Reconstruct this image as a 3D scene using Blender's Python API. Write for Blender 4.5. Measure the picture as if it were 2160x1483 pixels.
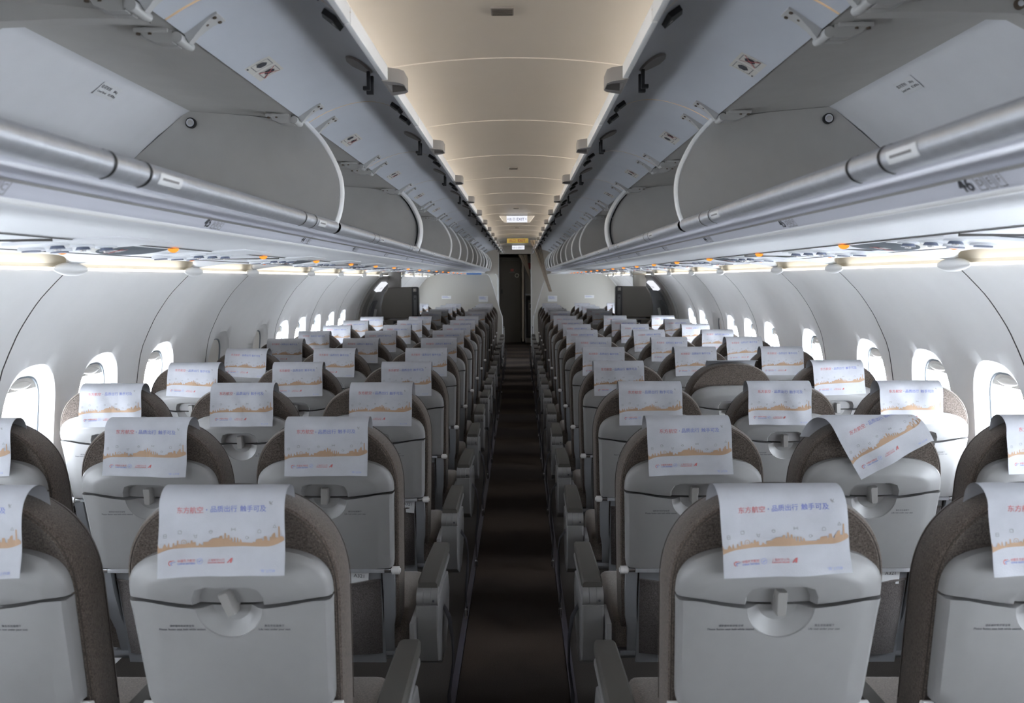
import bpy, bmesh, math, random
from mathutils import Vector, Matrix
random.seed(7)
for o in list(bpy.data.objects):
    bpy.data.objects.remove(o)
sc = bpy.context.scene
C = sc.collection
PI = math.pi

# ------------------------------------------------------------------ camera
F = 1700.0
CX, CZ = 0.035, 1.54
cam = bpy.data.cameras.new('camera')
cam.sensor_width = 36.0
cam.sensor_fit = 'HORIZONTAL'
cam.lens = F / 2160 * 36
cam.shift_y = -21.5 / 2160
cam.clip_start = 0.02
cam.dof.use_dof = True
cam.dof.focus_distance = 3.6
cam.dof.aperture_fstop = 5.6
co = bpy.data.objects.new('camera', cam)
C.objects.link(co)
co.matrix_world = (Matrix.Translation((CX, 0, CZ)) @ Matrix.Rotation(math.atan(17 / F), 4, 'Z')
                   @ Matrix.Rotation(PI / 2 - math.atan(133 / F), 4, 'X') @ Matrix.Rotation(-0.005, 4, 'Z'))
sc.camera = co

# ------------------------------------------------------------------ world, exposure
w = bpy.data.worlds.new('daylight')
sc.world = w
w.use_nodes = True
nt = w.node_tree
bg = nt.nodes['Background']
tc = nt.nodes.new('ShaderNodeTexCoord')
sp = nt.nodes.new('ShaderNodeSeparateXYZ')
mr = nt.nodes.new('ShaderNodeMapRange')
mr.inputs[1].default_value = -1; mr.inputs[2].default_value = 1
mr.inputs[3].default_value = 13.0; mr.inputs[4].default_value = 22.5
nt.links.new(tc.outputs['Generated'], sp.inputs[0])
nt.links.new(sp.outputs['X'], mr.inputs[0])
nt.links.new(mr.outputs[0], bg.inputs[1])
bg.inputs[0].default_value = (0.86, 0.92, 1.0, 1)
vs = sc.view_settings
sc.display_settings.display_device = 'sRGB'
vs.view_transform = 'Standard'; vs.look = 'None'; vs.exposure = 0.93; vs.gamma = 1.0
vs.use_curve_mapping = False
cy = sc.cycles
cy.max_bounces = 10; cy.diffuse_bounces = 8; cy.glossy_bounces = 3; cy.transparent_max_bounces = 8
cy.sample_clamp_indirect = 8.0
cy.caustics_reflective = False; cy.caustics_refractive = False
WARM = (1.0, 0.89, 0.76)

# ------------------------------------------------------------------ materials
def new_mat(name):
    m = bpy.data.materials.new(name); m.use_nodes = True
    return m, m.node_tree, m.node_tree.nodes['Principled BSDF']

def plain(name, col, rough=0.5, metal=0.0, noise=0.0, scale=30, bump=0.0, bscale=400, spec=0.5, coat=0):
    m, t, b = new_mat(name)
    b.inputs['Base Color'].default_value = (*col, 1)
    b.inputs['Roughness'].default_value = rough
    b.inputs['Metallic'].default_value = metal
    b.inputs['Specular IOR Level'].default_value = spec
    co_ = t.nodes.new('ShaderNodeTexCoord')
    if noise:
        n = t.nodes.new('ShaderNodeTexNoise'); n.inputs['Scale'].default_value = scale
        n.inputs['Detail'].default_value = 6
        t.links.new(co_.outputs['Object'], n.inputs['Vector'])
        r = t.nodes.new('ShaderNodeMapRange')
        r.inputs[1].default_value = .3; r.inputs[2].default_value = .7
        r.inputs[3].default_value = 1 - noise; r.inputs[4].default_value = 1 + noise
        t.links.new(n.outputs[0], r.inputs[0])
        mx = t.nodes.new('ShaderNodeVectorMath'); mx.operation = 'SCALE'
        mx.inputs[0].default_value = col
        t.links.new(r.outputs[0], mx.inputs['Scale'])
        t.links.new(mx.outputs[0], b.inputs['Base Color'])
    if bump:
        n2 = t.nodes.new('ShaderNodeTexNoise'); n2.inputs['Scale'].default_value = bscale
        t.links.new(co_.outputs['Object'], n2.inputs['Vector'])
        bp = t.nodes.new('ShaderNodeBump'); bp.inputs['Strength'].default_value = bump
        bp.inputs['Distance'].default_value = 0.001
        t.links.new(n2.outputs[0], bp.inputs['Height'])
        t.links.new(bp.outputs[0], b.inputs['Normal'])
    return m

def fabric(name, c1, c2, weave=620, bump=0.7):
    m, t, b = new_mat(name)
    b.inputs['Roughness'].default_value = 0.95
    b.inputs['Specular IOR Level'].default_value = 0.15
    b.inputs['Sheen Weight'].default_value = 0.25
    tc_ = t.nodes.new('ShaderNodeTexCoord')
    outs = []
    for sx, sz in ((0.25, 1.0), (1.0, 0.25)):
        mp = t.nodes.new('ShaderNodeMapping')
        mp.inputs['Scale'].default_value = (sx, 1, sz)
        t.links.new(tc_.outputs['Object'], mp.inputs[0])
        n = t.nodes.new('ShaderNodeTexNoise'); n.inputs['Scale'].default_value = weave
        n.inputs['Detail'].default_value = 2
        t.links.new(mp.outputs[0], n.inputs['Vector'])
        outs.append(n.outputs[0])
    big = t.nodes.new('ShaderNodeTexNoise'); big.inputs['Scale'].default_value = 60
    t.links.new(tc_.outputs['Object'], big.inputs['Vector'])
    a = t.nodes.new('ShaderNodeMath'); a.operation = 'ADD'
    t.links.new(outs[0], a.inputs[0]); t.links.new(outs[1], a.inputs[1])
    a2 = t.nodes.new('ShaderNodeMath'); a2.operation = 'MULTIPLY_ADD'
    a2.inputs[1].default_value = 0.12
    t.links.new(big.outputs[0], a2.inputs[0]); t.links.new(a.outputs[0], a2.inputs[2])
    r = t.nodes.new('ShaderNodeMapRange'); r.inputs[1].default_value = 0.80; r.inputs[2].default_value = 1.32
    t.links.new(a2.outputs[0], r.inputs[0])
    mx = t.nodes.new('ShaderNodeMix'); mx.data_type = 'RGBA'
    mx.inputs['A'].default_value = (*c1, 1); mx.inputs['B'].default_value = (*c2, 1)
    t.links.new(r.outputs[0], mx.inputs['Factor'])
    t.links.new(mx.outputs['Result'], b.inputs['Base Color'])
    bp = t.nodes.new('ShaderNodeBump'); bp.inputs['Strength'].default_value = bump
    bp.inputs['Distance'].default_value = 0.0015
    t.links.new(a.outputs[0], bp.inputs['Height'])
    t.links.new(bp.outputs[0], b.inputs['Normal'])
    return m

def emit(name, col, s):
    m = bpy.data.materials.new(name); m.use_nodes = True
    t = m.node_tree; t.nodes.clear()
    e = t.nodes.new('ShaderNodeEmission'); o = t.nodes.new('ShaderNodeOutputMaterial')
    e.inputs[0].default_value = (*col, 1); e.inputs[1].default_value = s
    t.links.new(e.outputs[0], o.inputs[0])
    return m

def carpet_mat():
    m, t, b = new_mat('aisle_carpet')
    b.inputs['Roughness'].default_value = 1.0
    b.inputs['Specular IOR Level'].default_value = 0.05
    tc_ = t.nodes.new('ShaderNodeTexCoord')
    s_ = t.nodes.new('ShaderNodeSeparateXYZ'); t.links.new(tc_.outputs['Object'], s_.inputs[0])
    # broad crosswise bands, brown against charcoal, with wavering edges
    nz = t.nodes.new('ShaderNodeTexNoise'); nz.inputs['Scale'].default_value = 2.2; nz.inputs['Detail'].default_value = 4
    t.links.new(tc_.outputs['Object'], nz.inputs['Vector'])
    ad = t.nodes.new('ShaderNodeMath'); ad.operation = 'MULTIPLY_ADD'; ad.inputs[1].default_value = 0.5
    t.links.new(nz.outputs[0], ad.inputs[0]); t.links.new(s_.outputs['Y'], ad.inputs[2])
    sn = t.nodes.new('ShaderNodeMath'); sn.operation = 'SINE'
    ml = t.nodes.new('ShaderNodeMath'); ml.operation = 'MULTIPLY'; ml.inputs[1].default_value = 7.5
    t.links.new(ad.outputs[0], ml.inputs[0]); t.links.new(ml.outputs[0], sn.inputs[0])
    r = t.nodes.new('ShaderNodeMapRange'); r.inputs[1].default_value = -.7; r.inputs[2].default_value = .9
    t.links.new(sn.outputs[0], r.inputs[0])
    mx = t.nodes.new('ShaderNodeMix'); mx.data_type = 'RGBA'
    mx.inputs['A'].default_value = (0.034, 0.028, 0.025, 1); mx.inputs['B'].default_value = (0.062, 0.048, 0.040, 1)
    t.links.new(r.outputs[0], mx.inputs['Factor'])
    fn = t.nodes.new('ShaderNodeTexNoise'); fn.inputs['Scale'].default_value = 500
    t.links.new(tc_.outputs['Object'], fn.inputs['Vector'])
    fr = t.nodes.new('ShaderNodeMapRange'); fr.inputs[1].default_value = .3; fr.inputs[2].default_value = .7
    fr.inputs[3].default_value = .5; fr.inputs[4].default_value = 1.5
    t.links.new(fn.outputs[0], fr.inputs[0])
    vm = t.nodes.new('ShaderNodeVectorMath'); vm.operation = 'SCALE'
    t.links.new(mx.outputs['Result'], vm.inputs[0]); t.links.new(fr.outputs[0], vm.inputs['Scale'])
    t.links.new(vm.outputs[0], b.inputs['Base Color'])
    bp = t.nodes.new('ShaderNodeBump'); bp.inputs['Strength'].default_value = .8
    t.links.new(fn.outputs[0], bp.inputs['Height']); t.links.new(bp.outputs[0], b.inputs['Normal'])
    return m

def pane_mat():
    m = bpy.data.materials.new('window_pane'); m.use_nodes = True
    t = m.node_tree; t.nodes.clear()
    tr = t.nodes.new('ShaderNodeBsdfTransparent'); g = t.nodes.new('ShaderNodeBsdfGlossy')
    g.inputs['Roughness'].default_value = 0.02
    tr.inputs[0].default_value = (.95, .96, .97, 1)
    mx = t.nodes.new('ShaderNodeMixShader'); o = t.nodes.new('ShaderNodeOutputMaterial')
    mx.inputs[0].default_value = .05; t.links.new(tr.outputs[0], mx.inputs[1])
    t.links.new(g.outputs[0], mx.inputs[2]); t.links.new(mx.outputs[0], o.inputs[0])
    return m

M = dict(
    wall=plain('sidewall_plastic', (.88, .88, .875), .5, noise=.015, scale=8, bump=.12, bscale=900),
    ceil=plain('ceiling_plastic', (.66, .635, .60), .38, noise=.015, scale=6),
    seam=plain('seam_shadow_gap', (.10, .095, .09), .8),
    cove=plain('cove_panel', (.80, .76, .68), .6),
    cap=plain('cap_plastic', (.90, .90, .89), .35),
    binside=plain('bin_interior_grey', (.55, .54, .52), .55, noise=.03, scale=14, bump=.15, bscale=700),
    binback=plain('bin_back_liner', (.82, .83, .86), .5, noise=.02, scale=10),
    door=plain('bin_door_liner', (.59, .615, .665), .42, noise=.02, scale=9),
    doorout=plain('bin_door_outer', (.80, .80, .79), .35),
    edge=plain('door_edge_beige', (.66, .56, .43), .6),
    lip=plain('bin_lip_plastic', (.70, .71, .78), .42),
    psu=plain('service_channel_plastic', (.86, .875, .90), .5),
    alu=plain('brushed_aluminium', (.70, .72, .76), .42, metal=.75, noise=.05, scale=60),
    steel=plain('polished_steel', (.75, .75, .77), .2, metal=1),
    frame=plain('seat_frame_paint', (.32, .33, .35), .45, metal=.3),
    hinge=plain('hinge_casting', (.58, .575, .56), .38, metal=.15),
    latchg=plain('latch_grey', (.27, .25, .235), .45),
    latchd=plain('latch_plate_grey', (.22, .20, .19), .45),
    screw=plain('screw_head', (.16, .12, .09), .5, metal=.5),
    black=plain('black_plastic', (.015, .015, .017), .5),
    shell=plain('seat_shell_plastic', (.285, .282, .28), .42, noise=.02, scale=25, bump=.18, bscale=1400),
    shell2=plain('latch_plastic', (.26, .25, .24), .4),
    knob=plain('knob_white', (.72, .71, .70), .4),
    ink=plain('dark_ink', (.06, .06, .07), .7),
    red=plain('red_ink', (.50, .13, .13), .7),
    blue=plain('blue_ink', (.16, .19, .48), .7),
    lblue=plain('faded_blue_ink', (.30, .34, .60), .7),
    gold=plain('tan_ink', (.40, .265, .17), .7),
    grey=plain('grey_ink', (.27, .26, .26), .7),
    paper=plain('headrest_paper', (.475, .485, .52), .85, noise=.045, scale=26, bump=.35, bscale=420, spec=.2),
    tweed=fabric('seat_tweed', (.040, .031, .026), (.185, .150, .126)),
    tweed2=fabric('cushion_tweed', (.10, .085, .075), (.26, .225, .20)),
    pocket=fabric('pocket_tweed', (.055, .048, .046), (.16, .14, .135)),
    piping=plain('seam_thread', (.07, .058, .05), .9),
    pad=plain('armrest_pad', (.075, .070, .062), .6, bump=.2, bscale=900),
    arm=plain('armrest_plastic', (.21, .205, .205), .45),
    belt=plain('belt_webbing', (.035, .035, .042), .8),
    label=plain('label_sticker', (.80, .81, .82), .5),
    beige=plain('placard_beige', (.66, .64, .59), .5),
    strip=plain('floor_strip_film', (.09, .085, .11), .35, metal=.3),
    lens=plain('grey_sign_lens', (.17, .19, .21), .85, spec=.05),
    chrome=plain('nozzle_dark', (.24, .27, .36), .2, metal=.5),
    orange=emit('amber_indicator', (1.0, .27, .04), .95),
    led=emit('cove_led', (1.0, .94, .82), 2.6),
    ledc=emit('ceiling_led', WARM, 9.5),
    lamp=emit('dome_lamp', (1.0, .86, .66), 3.0),
    sign=emit('sign_white', (.90, .92, 1.0), .54),
    jump=plain('crew_seat_vinyl', (.17, .158, .138), .6, bump=.3, bscale=500),
    jumpd=plain('crew_seat_dark', (.045, .046, .048), .5),
    exitd=plain('exit_door_panel', (.30, .29, .275), .45, noise=.05, scale=20),
    exitg=plain('exit_door_grey', (.14, .145, .15), .5),
    part=plain('partition_laminate', (.56, .545, .50), .5, bump=.2, bscale=300),
    parte=plain('partition_edge', (.72, .73, .74), .35),
    mono=plain('monument_laminate', (.52, .50, .47), .5),
    lav=plain('lavatory_door_laminate', (.085, .075, .062), .5),
    curtain=plain('curtain_cloth', (.52, .45, .37), .9, noise=.1, scale=40),
    yellow=plain('yellow_sign', (.82, .66, .16), .5),
    carpet=carpet_mat(),
    floor=plain('floor_covering', (.045, .038, .033), .95, noise=.3, scale=300),
    pane=pane_mat(),
    shade=plain('shade_plastic', (.80, .77, .72), .5),
    seal=plain('window_seal', (.22, .25, .28), .4),
    bluef=plain('blue_film', (.10, .25, .62), .4),
)

# ------------------------------------------------------------------ mesh helpers
class MB:
    """collects geometry for one mesh"""
    def __init__(s):
        s.v = []; s.f = []; s.m = []; s.mats = []
    def mi(s, m):
        if m not in s.mats: s.mats.append(m)
        return s.mats.index(m)
    def add(s, vs_, fs, m, T=None):
        n = len(s.v); k = s.mi(m)
        for p in vs_:
            p = Vector(p)
            s.v.append(T @ p if T is not None else p)
        for f in fs:
            s.f.append(tuple(n + i for i in f)); s.m.append(k)
        return s
    def grid(s, pts, m, close_u=False, close_v=False, T=None):
        nu, nv = len(pts), len(pts[0])
        vs_ = [p for row in pts for p in row]
        fs = []
        for i in range(nu if close_u else nu - 1):
            for j in range(nv if close_v else nv - 1):
                a, b = i, (i + 1) % nu; c, d = j, (j + 1) % nv
                fs.append((a * nv + c, b * nv + c, b * nv + d, a * nv + d))
        return s.add(vs_, fs, m, T)
    def box(s, x0, x1, y0, y1, z0, z1, m, T=None, bev=0.0):
        if bev:
            bm = bmesh.new(); bmesh.ops.create_cube(bm, size=1)
            for v in bm.verts:
                v.co = Vector(((x0 + x1) / 2 + v.co.x * (x1 - x0), (y0 + y1) / 2 + v.co.y * (y1 - y0), (z0 + z1) / 2 + v.co.z * (z1 - z0)))
            bmesh.ops.bevel(bm, geom=bm.edges[:], offset=bev, segments=2, affect='EDGES', profile=.6)
            return s.bm(bm, m, T)
        vs_ = [(x, y, z) for x in (x0, x1) for y in (y0, y1) for z in (z0, z1)]
        return s.add(vs_, [(0, 1, 3, 2), (4, 6, 7, 5), (0, 4, 5, 1), (2, 3, 7, 6), (0, 2, 6, 4), (1, 5, 7, 3)], m, T)
    def bm(s, bm, m, T=None):
        bm.verts.index_update()
        s.add([v.co.copy() for v in bm.verts], [[v.index for v in f.verts] for f in bm.faces], m, T)
        bm.free(); return s
    def rings(s, rings, m, caps=(True, True), T=None):
        n = len(rings[0])
        s.grid(rings, m, close_v=True, T=T)
        if caps[0]: s.add(rings[0], [tuple(range(n))[::-1]], m, T)
        if caps[1]: s.add(rings[-1], [tuple(range(n))], m, T)
        return s
    def tube(s, path, r, m, n=10, T=None, caps=(True, True)):
        path = [Vector(p) for p in path]
        rs = []
        up = Vector((0, 0, 1))
        for i, p in enumerate(path):
            d = (path[min(i + 1, len(path) - 1)] - path[max(i - 1, 0)]).normalized()
            u = up if abs(d.dot(up)) < .95 else Vector((1, 0, 0))
            a = d.cross(u).normalized(); b = d.cross(a).normalized()
            rr = r[i] if isinstance(r, (list, tuple)) else r
            rs.append([p + a * rr * math.cos(t * 2 * PI / n) + b * rr * math.sin(t * 2 * PI / n) for t in range(n)])
        return s.rings(rs, m, caps, T)
    def cyl(s, c, axis, r, h, m, n=16, T=None, r2=None):
        c = Vector(c); a = Vector(axis).normalized()
        return s.tube([c - a * h / 2, c + a * h / 2], [r, r if r2 is None else r2], m, n, T)
    def mesh(s, name, smooth=35):
        me = bpy.data.meshes.new(name)
        me.from_pydata([tuple(p) for p in s.v], [], s.f)
        for m in s.mats: me.materials.append(m)
        me.polygons.foreach_set('material_index', s.m)
        if smooth:
            me.polygons.foreach_set('use_smooth', [True] * len(me.polygons))
            bm = bmesh.new(); bm.from_mesh(me)
            bmesh.ops.remove_doubles(bm, verts=bm.verts, dist=1e-5)
            bmesh.ops.recalc_face_normals(bm, faces=bm.faces)
            bm.to_mesh(me); bm.free()
            me.set_sharp_from_angle(angle=math.radians(smooth))
        me.update()
        return me
    def obj(s, name, parent=None, smooth=35, loc=None):
        o = bpy.data.objects.new(name, s.mesh(name, smooth)); C.objects.link(o)
        if parent: o.parent = parent
        if loc: o.location = loc
        return o

def tag(o, label=None, cat=None, group=None, kind=None):
    if label: o['label'] = label
    if cat: o['category'] = cat
    if group: o['group'] = group
    if kind: o['kind'] = kind
    return o
def empty(name, loc=(0, 0, 0), rz=0):
    o = bpy.data.objects.new(name, None); C.objects.link(o)
    o.location = loc; o.rotation_euler = (0, 0, rz); o.empty_display_size = .1
    return o
def copy_tree(o, parent=None):
    c = o.copy(); C.objects.link(c); c.parent = parent
    for ch in list(KIDS.get(o.name, [])): KIDS.setdefault(c.name, []).append(copy_tree(ch, c))
    return c
KIDS = {}
def reg(root):
    """remember the children of a prototype so copies are quick"""
    def rec(o):
        KIDS[o.name] = list(o.children)
        for ch in o.children: rec(ch)
    bpy.context.view_layer.update()
    rec(root)

_tc = {}
def text_polys(s, bold=0.0):
    """2D mesh of a line of text, height about 1, centred on x"""
    if (s, bold) in _tc: return _tc[(s, bold)]
    cu = bpy.data.curves.new('txt', 'FONT'); cu.body = s; cu.size = 1.0
    cu.resolution_u = 2; cu.fill_mode = 'FRONT'; cu.offset = bold
    cu.align_x = 'CENTER'
    o = bpy.data.objects.new('txt', cu); C.objects.link(o)
    dg = bpy.context.evaluated_depsgraph_get()
    me = bpy.data.meshes.new_from_object(o.evaluated_get(dg))
    vs_ = [(v.co.x, v.co.y) for v in me.vertices]; fs = [tuple(p.vertices) for p in me.polygons]
    bpy.data.meshes.remove(me); bpy.data.objects.remove(o); bpy.data.curves.remove(cu)
    x0 = min(v[0] for v in vs_); x1 = max(v[0] for v in vs_)
    vs_ = [(x - (x0 + x1) / 2, y) for x, y in vs_]
    _tc[(s, bold)] = (vs_, fs, x1 - x0)
    return _tc[(s, bold)]
def put_text(mb, s, mat, fn, cx, cy, height=None, width=None, bold=0.0, sy=1.0):
    """fn maps (u, v) to a point; cx, cy centre baseline"""
    vs_, fs, wd = text_polys(s, bold)
    k = width / wd if width else height / 0.72
    mb.add([fn(cx + x * k, cy + y * k * sy) for x, y in vs_], fs, mat)

def smoothpts(pts, n=6):
    """Catmull-Rom through 2D points"""
    out = []
    P = [pts[0]] + list(pts) + [pts[-1]]
    for i in range(1, len(P) - 2):
        for k in range(n):
            t = k / n
            out.append(tuple(0.5 * ((2 * P[i][d]) + (-P[i - 1][d] + P[i + 1][d]) * t + (2 * P[i - 1][d] - 5 * P[i][d] + 4 * P[i + 1][d] - P[i + 2][d]) * t * t
                      + (-P[i - 1][d] + 3 * P[i][d] - 3 * P[i + 1][d] + P[i + 2][d]) * t ** 3) for d in (0, 1)))
    out.append(tuple(pts[-1]))
    return out

D_END = 18.3          # far wall
D_BACK = -1.6         # wall behind the camera
ROWS = [1.60 + .803 * k for k in range(10)] + [10.09 + .803 * k for k in range(5)]
SEAM0, MOD = 1.63, 1.066
SIDE = {-1: 'left', 1: 'right'}

# ------------------------------------------------------------------ setting: floor, walls, ceiling
mb = MB().box(-1.75, 1.75, D_BACK, D_END + 2.5, -.05, 0, M['floor'])
tag(mb.obj('floor'), kind='structure')
mb = MB().box(-.202, .212, D_BACK, 10.9, .0, .006, M['carpet']).box(-.40, .40, 10.9, D_END + 2.0, .0, .006, M['carpet'])
tag(mb.obj('aisle_carpet'), 'dark brown patterned carpet running down the middle of the aisle floor', 'carpet')
for sx in (-1, 1):
    x = .222 * sx + .005
    mb = MB().box(x - .012, x + .012, .2, 9.0, 0, .009, M['strip'])
    tag(mb.obj('floor_light_strip'), 'glossy grey escape path strip on floor along %s edge of aisle carpet' % SIDE[sx], 'floor strip', 'escape path strips along the aisle')

WP = smoothpts([(1.60, 0), (1.70, .10), (1.80, .35), (1.855, .6), (1.875, .85), (1.870, 1.0), (1.845, 1.16), (1.825, 1.226), (1.79, 1.30),
                (1.755, 1.366), (1.69, 1.459), (1.635, 1.518), (1.595, 1.557), (1.57, 1.578)], 6)
WS = [0.0]
for a, b in zip(WP, WP[1:]): WS.append(WS[-1] + math.dist(a, b))
def wall_pt(s, off=0.0):
    """point on the wall profile at arc length s, off outward"""
    s = max(0, min(WS[-1] - 1e-6, s))
    i = next(k for k in range(len(WS) - 1) if WS[k + 1] >= s)
    t = (s - WS[i]) / (WS[i + 1] - WS[i])
    x = WP[i][0] * (1 - t) + WP[i + 1][0] * t; z = WP[i][1] * (1 - t) + WP[i + 1][1] * t
    j0, j1 = max(0, i - 2), min(len(WP) - 1, i + 3)
    tx, tz = WP[j1][0] - WP[j0][0], WP[j1][1] - WP[j0][1]
    l = math.hypot(tx, tz)
    return x + tz / l * off, z - tx / l * off
def s_at(z):
    i = next(k for k in range(len(WP) - 1) if WP[k + 1][1] >= z)
    t = (z - WP[i][1]) / (WP[i + 1][1] - WP[i][1])
    return WS[i] * (1 - t) + WS[i + 1] * t
S_C = s_at(.985); S_LO, S_HI = s_at(.70), s_at(1.30)
WIN_Y = [q - .06 for q in [-.98, -.45, .07, .59, 1.10, 1.61, 2.12, 2.62, 3.13, 3.64, 4.25, 5.09, 5.90, 6.44, 6.97, 7.50, 8.05, 8.58] + [11.35, 11.88, 12.41, 12.94, 13.47, 14.4, 14.93, 15.46, 16.0]]
SEAMS = [-.20, .83, 1.85, 2.865, 3.95, 4.82, 6.17, 7.20, 8.28, 9.28, 11.05, 12.13, 13.19, 14.0, 15.18, 16.3]
EXIT0, EXIT1 = 9.42, 10.95
def sup(a, b, th, p=2.6):
    c, s = math.cos(th), math.sin(th)
    return a * math.copysign(abs(c) ** (2 / p), c), b * math.copysign(abs(s) ** (2 / p), s)
NA = 48
MIDS = set()
for k in range(NA):
    th = 2 * PI * (k + .5) / NA
    c_, s_ = math.cos(th), math.sin(th)
    if .19 / abs(c_) < (S_HI - S_LO) / 2 / abs(s_): MIDS.add(round((S_HI + S_LO) / 2 + s_ * .19 / abs(c_), 7))
MIDS = sorted(MIDS)
def wall(side):
    mb = MB(); W = M['wall']
    P = lambda y, s, off=0.0: (lambda q: (side * q[0], y, q[1]))(wall_pt(s, off))
    # stations along the cabin: cells around windows, seams
    ys = set([D_BACK, D_END])
    cells = []
    for i, y in enumerate(WIN_Y):
        cells.append((y - .19, y + .19, y))
        ys |= {y - .19, y + .19}
    for s in SEAMS: ys |= {s - .004, s, s + .004}
    ys = sorted(y for y in ys)
    def groove(y, s):
        return .010 if any(abs(y - q) < 1e-6 for q in SEAMS) else 0
    sl = [WS[-1] * k / 60 for k in range(61)]
    low = [s for s in sl if s < S_LO - .01] + [S_LO]
    high = [S_HI] + [s for s in sl if s > S_HI + .01]
    for a, b in zip(ys, ys[1:]):
        if a >= EXIT0 - .01 and b <= EXIT1 + .15 and a < EXIT1 and b > EXIT0 and False: continue
        for ss in (low, high):
            m_ = M['seam'] if (groove(a, 0) or groove(b, 0)) else W
            mb.grid([[P(y, s, groove(y, s)) for s in ss] for y in (a, b)], m_)
        if not any(c[0] <= a + 1e-6 and b <= c[1] + 1e-6 for c in cells):
            mid = MIDS
            m_ = M['seam'] if (groove(a, 0) or groove(b, 0)) else W
            mb.grid([[P(y, s, groove(y, s)) for s in [S_LO] + mid + [S_HI]] for y in (a, b)], m_)
    for (y0, y1, yc) in cells:
        segs = []
        R0, R1, R2, R3, R4, R5 = [], [], [], [], [], []
        for k in range(NA):
            th = 2 * PI * (k + .5) / NA
            c, s = math.cos(th), math.sin(th)
            hx, hs = .19, (S_HI - S_LO) / 2
            sc_ = (S_HI + S_LO) / 2
            # rectangle boundary hit
            t = min(hx / max(abs(c), 1e-9), hs / max(abs(s), 1e-9))
            R0.append((yc + c * t, sc_ + s * t, 0))
            ox, os = sup(.171, .238, th); R1.append((yc + ox, S_C + os, -.002))
            ox, os = sup(.167, .234, th); R2.append((yc + ox, S_C + os, .003))
            ox, os = sup(.150, .210, th); R3.append((yc + ox, S_C + os, .012))
            ox, os = sup(.134, .190, th); R4.append((yc + ox, S_C + os, .024))
            ox, os = sup(.125, .178, th, 3.0); R5.append((yc + ox, S_C + os, .040))
        mid = [((a[0] + b[0]) / 2, (a[1] + b[1]) / 2, 0) for a, b in zip(R0, R1)]
        # corners of the rectangle
        mb.grid([[P(*q) for q in R] for R in (R0, mid, R1, R2, R3, R4, R5)], W, close_v=True)
        for cyy in (y0, y1):
            for cs in (S_LO, S_HI):
                near = sorted(R0, key=lambda q: abs(q[0] - cyy) + abs(q[1] - cs))[:2]
                mb.add([P(cyy, cs, 0), P(*near[0]), P(*near[1])], [(0, 1, 2)], W)
    o = mb.obj('wall_%s' % SIDE[side], smooth=50)
    return tag(o, kind='structure')
for sd in (-1, 1): wall(sd)

# windows: seal, pane, shade
wn = 0
def wplate(side, yc, s0, s1, off, pad=0.0, n=14):
    P = lambda y, s, o_: (lambda q: (side * q[0], y, q[1]))(wall_pt(s, o_))
    rows = []
    for i in range(n + 1):
        s = s0 + (s1 - s0) * i / n
        t = abs((s - S_C) / (.178 + pad)); t = min(t, 1)
        hw = (.125 + pad) * (1 - t ** 3.0) ** (1 / 3.0)
        rows.append([P(yc + hw * (k / 4 - 1), s, off) for k in range(9)])
    return rows
for sd in (-1, 1):
    for i, y in enumerate(WIN_Y):
        wn += 1
        root = empty('window_%d' % wn, (sd * 1.87, y, .975)); tag(root, kind='structure')
        inv = Matrix.Translation((-sd * 1.87, -y, -.975))
        P = lambda yy, s, o_: (lambda q: (sd * q[0], yy, q[1]))(wall_pt(s, o_))
        rs = []
        for (a, b, o_) in ((.127, .180, .036), (.121, .174, .038), (.119, .172, .046), (.127, .180, .048)):
            rs.append([P(y + sup(a, b, 2 * PI * k / NA, 3.0)[0], S_C + sup(a, b, 2 * PI * k / NA, 3.0)[1], o_) for k in range(NA)])
        mb = MB(); mb.grid(rs, M['seal'], close_u=True, close_v=True, T=inv); mb.obj('window_frame', root)
        mb = MB(); mb.grid(wplate(sd, y, S_C - .177, S_C + .177, .054, .003), M['pane'], T=inv); mb.obj('pane', root)
        closed = (sd == -1 and i in (11, 12)) or (sd == 1 and i == 15)
        bot = S_C - .168 if closed else S_C + .125
        mb = MB(); mb.grid(wplate(sd, y, bot, S_C + .176, .043, .001), M['shade'], T=inv)
        if not closed:
            # thickened lens shaped pull along the shade's lower edge
            rows = []
            for k in range(13):
                u = k / 6 - 1
                hgt = .016 * (1 - u * u) + .001
                rows.append([P(y + u * .070, bot + .020 + hgt * math.cos(q * PI / 6), .042 - .010 * math.sin(q * PI / 6) * (1 - u * u)) for q in range(7)])
            mb.grid(rows, M['shade'], T=inv)
        mb.obj('shade', root)
        # daylight portal just outside the pane: guides the sky's own light through the opening
        L = bpy.data.lights.new('window_portal', 'AREA'); L.shape = 'RECTANGLE'; L.size = .25; L.size_y = .36
        L.cycles.is_portal = True
        if closed: continue
        lo = bpy.data.objects.new('window_portal', L); C.objects.link(lo)
        q = wall_pt(S_C, .07); lo.location = (sd * q[0], y, q[1])
        lo.rotation_euler = (0, sd * PI / 2, 0)

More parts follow.
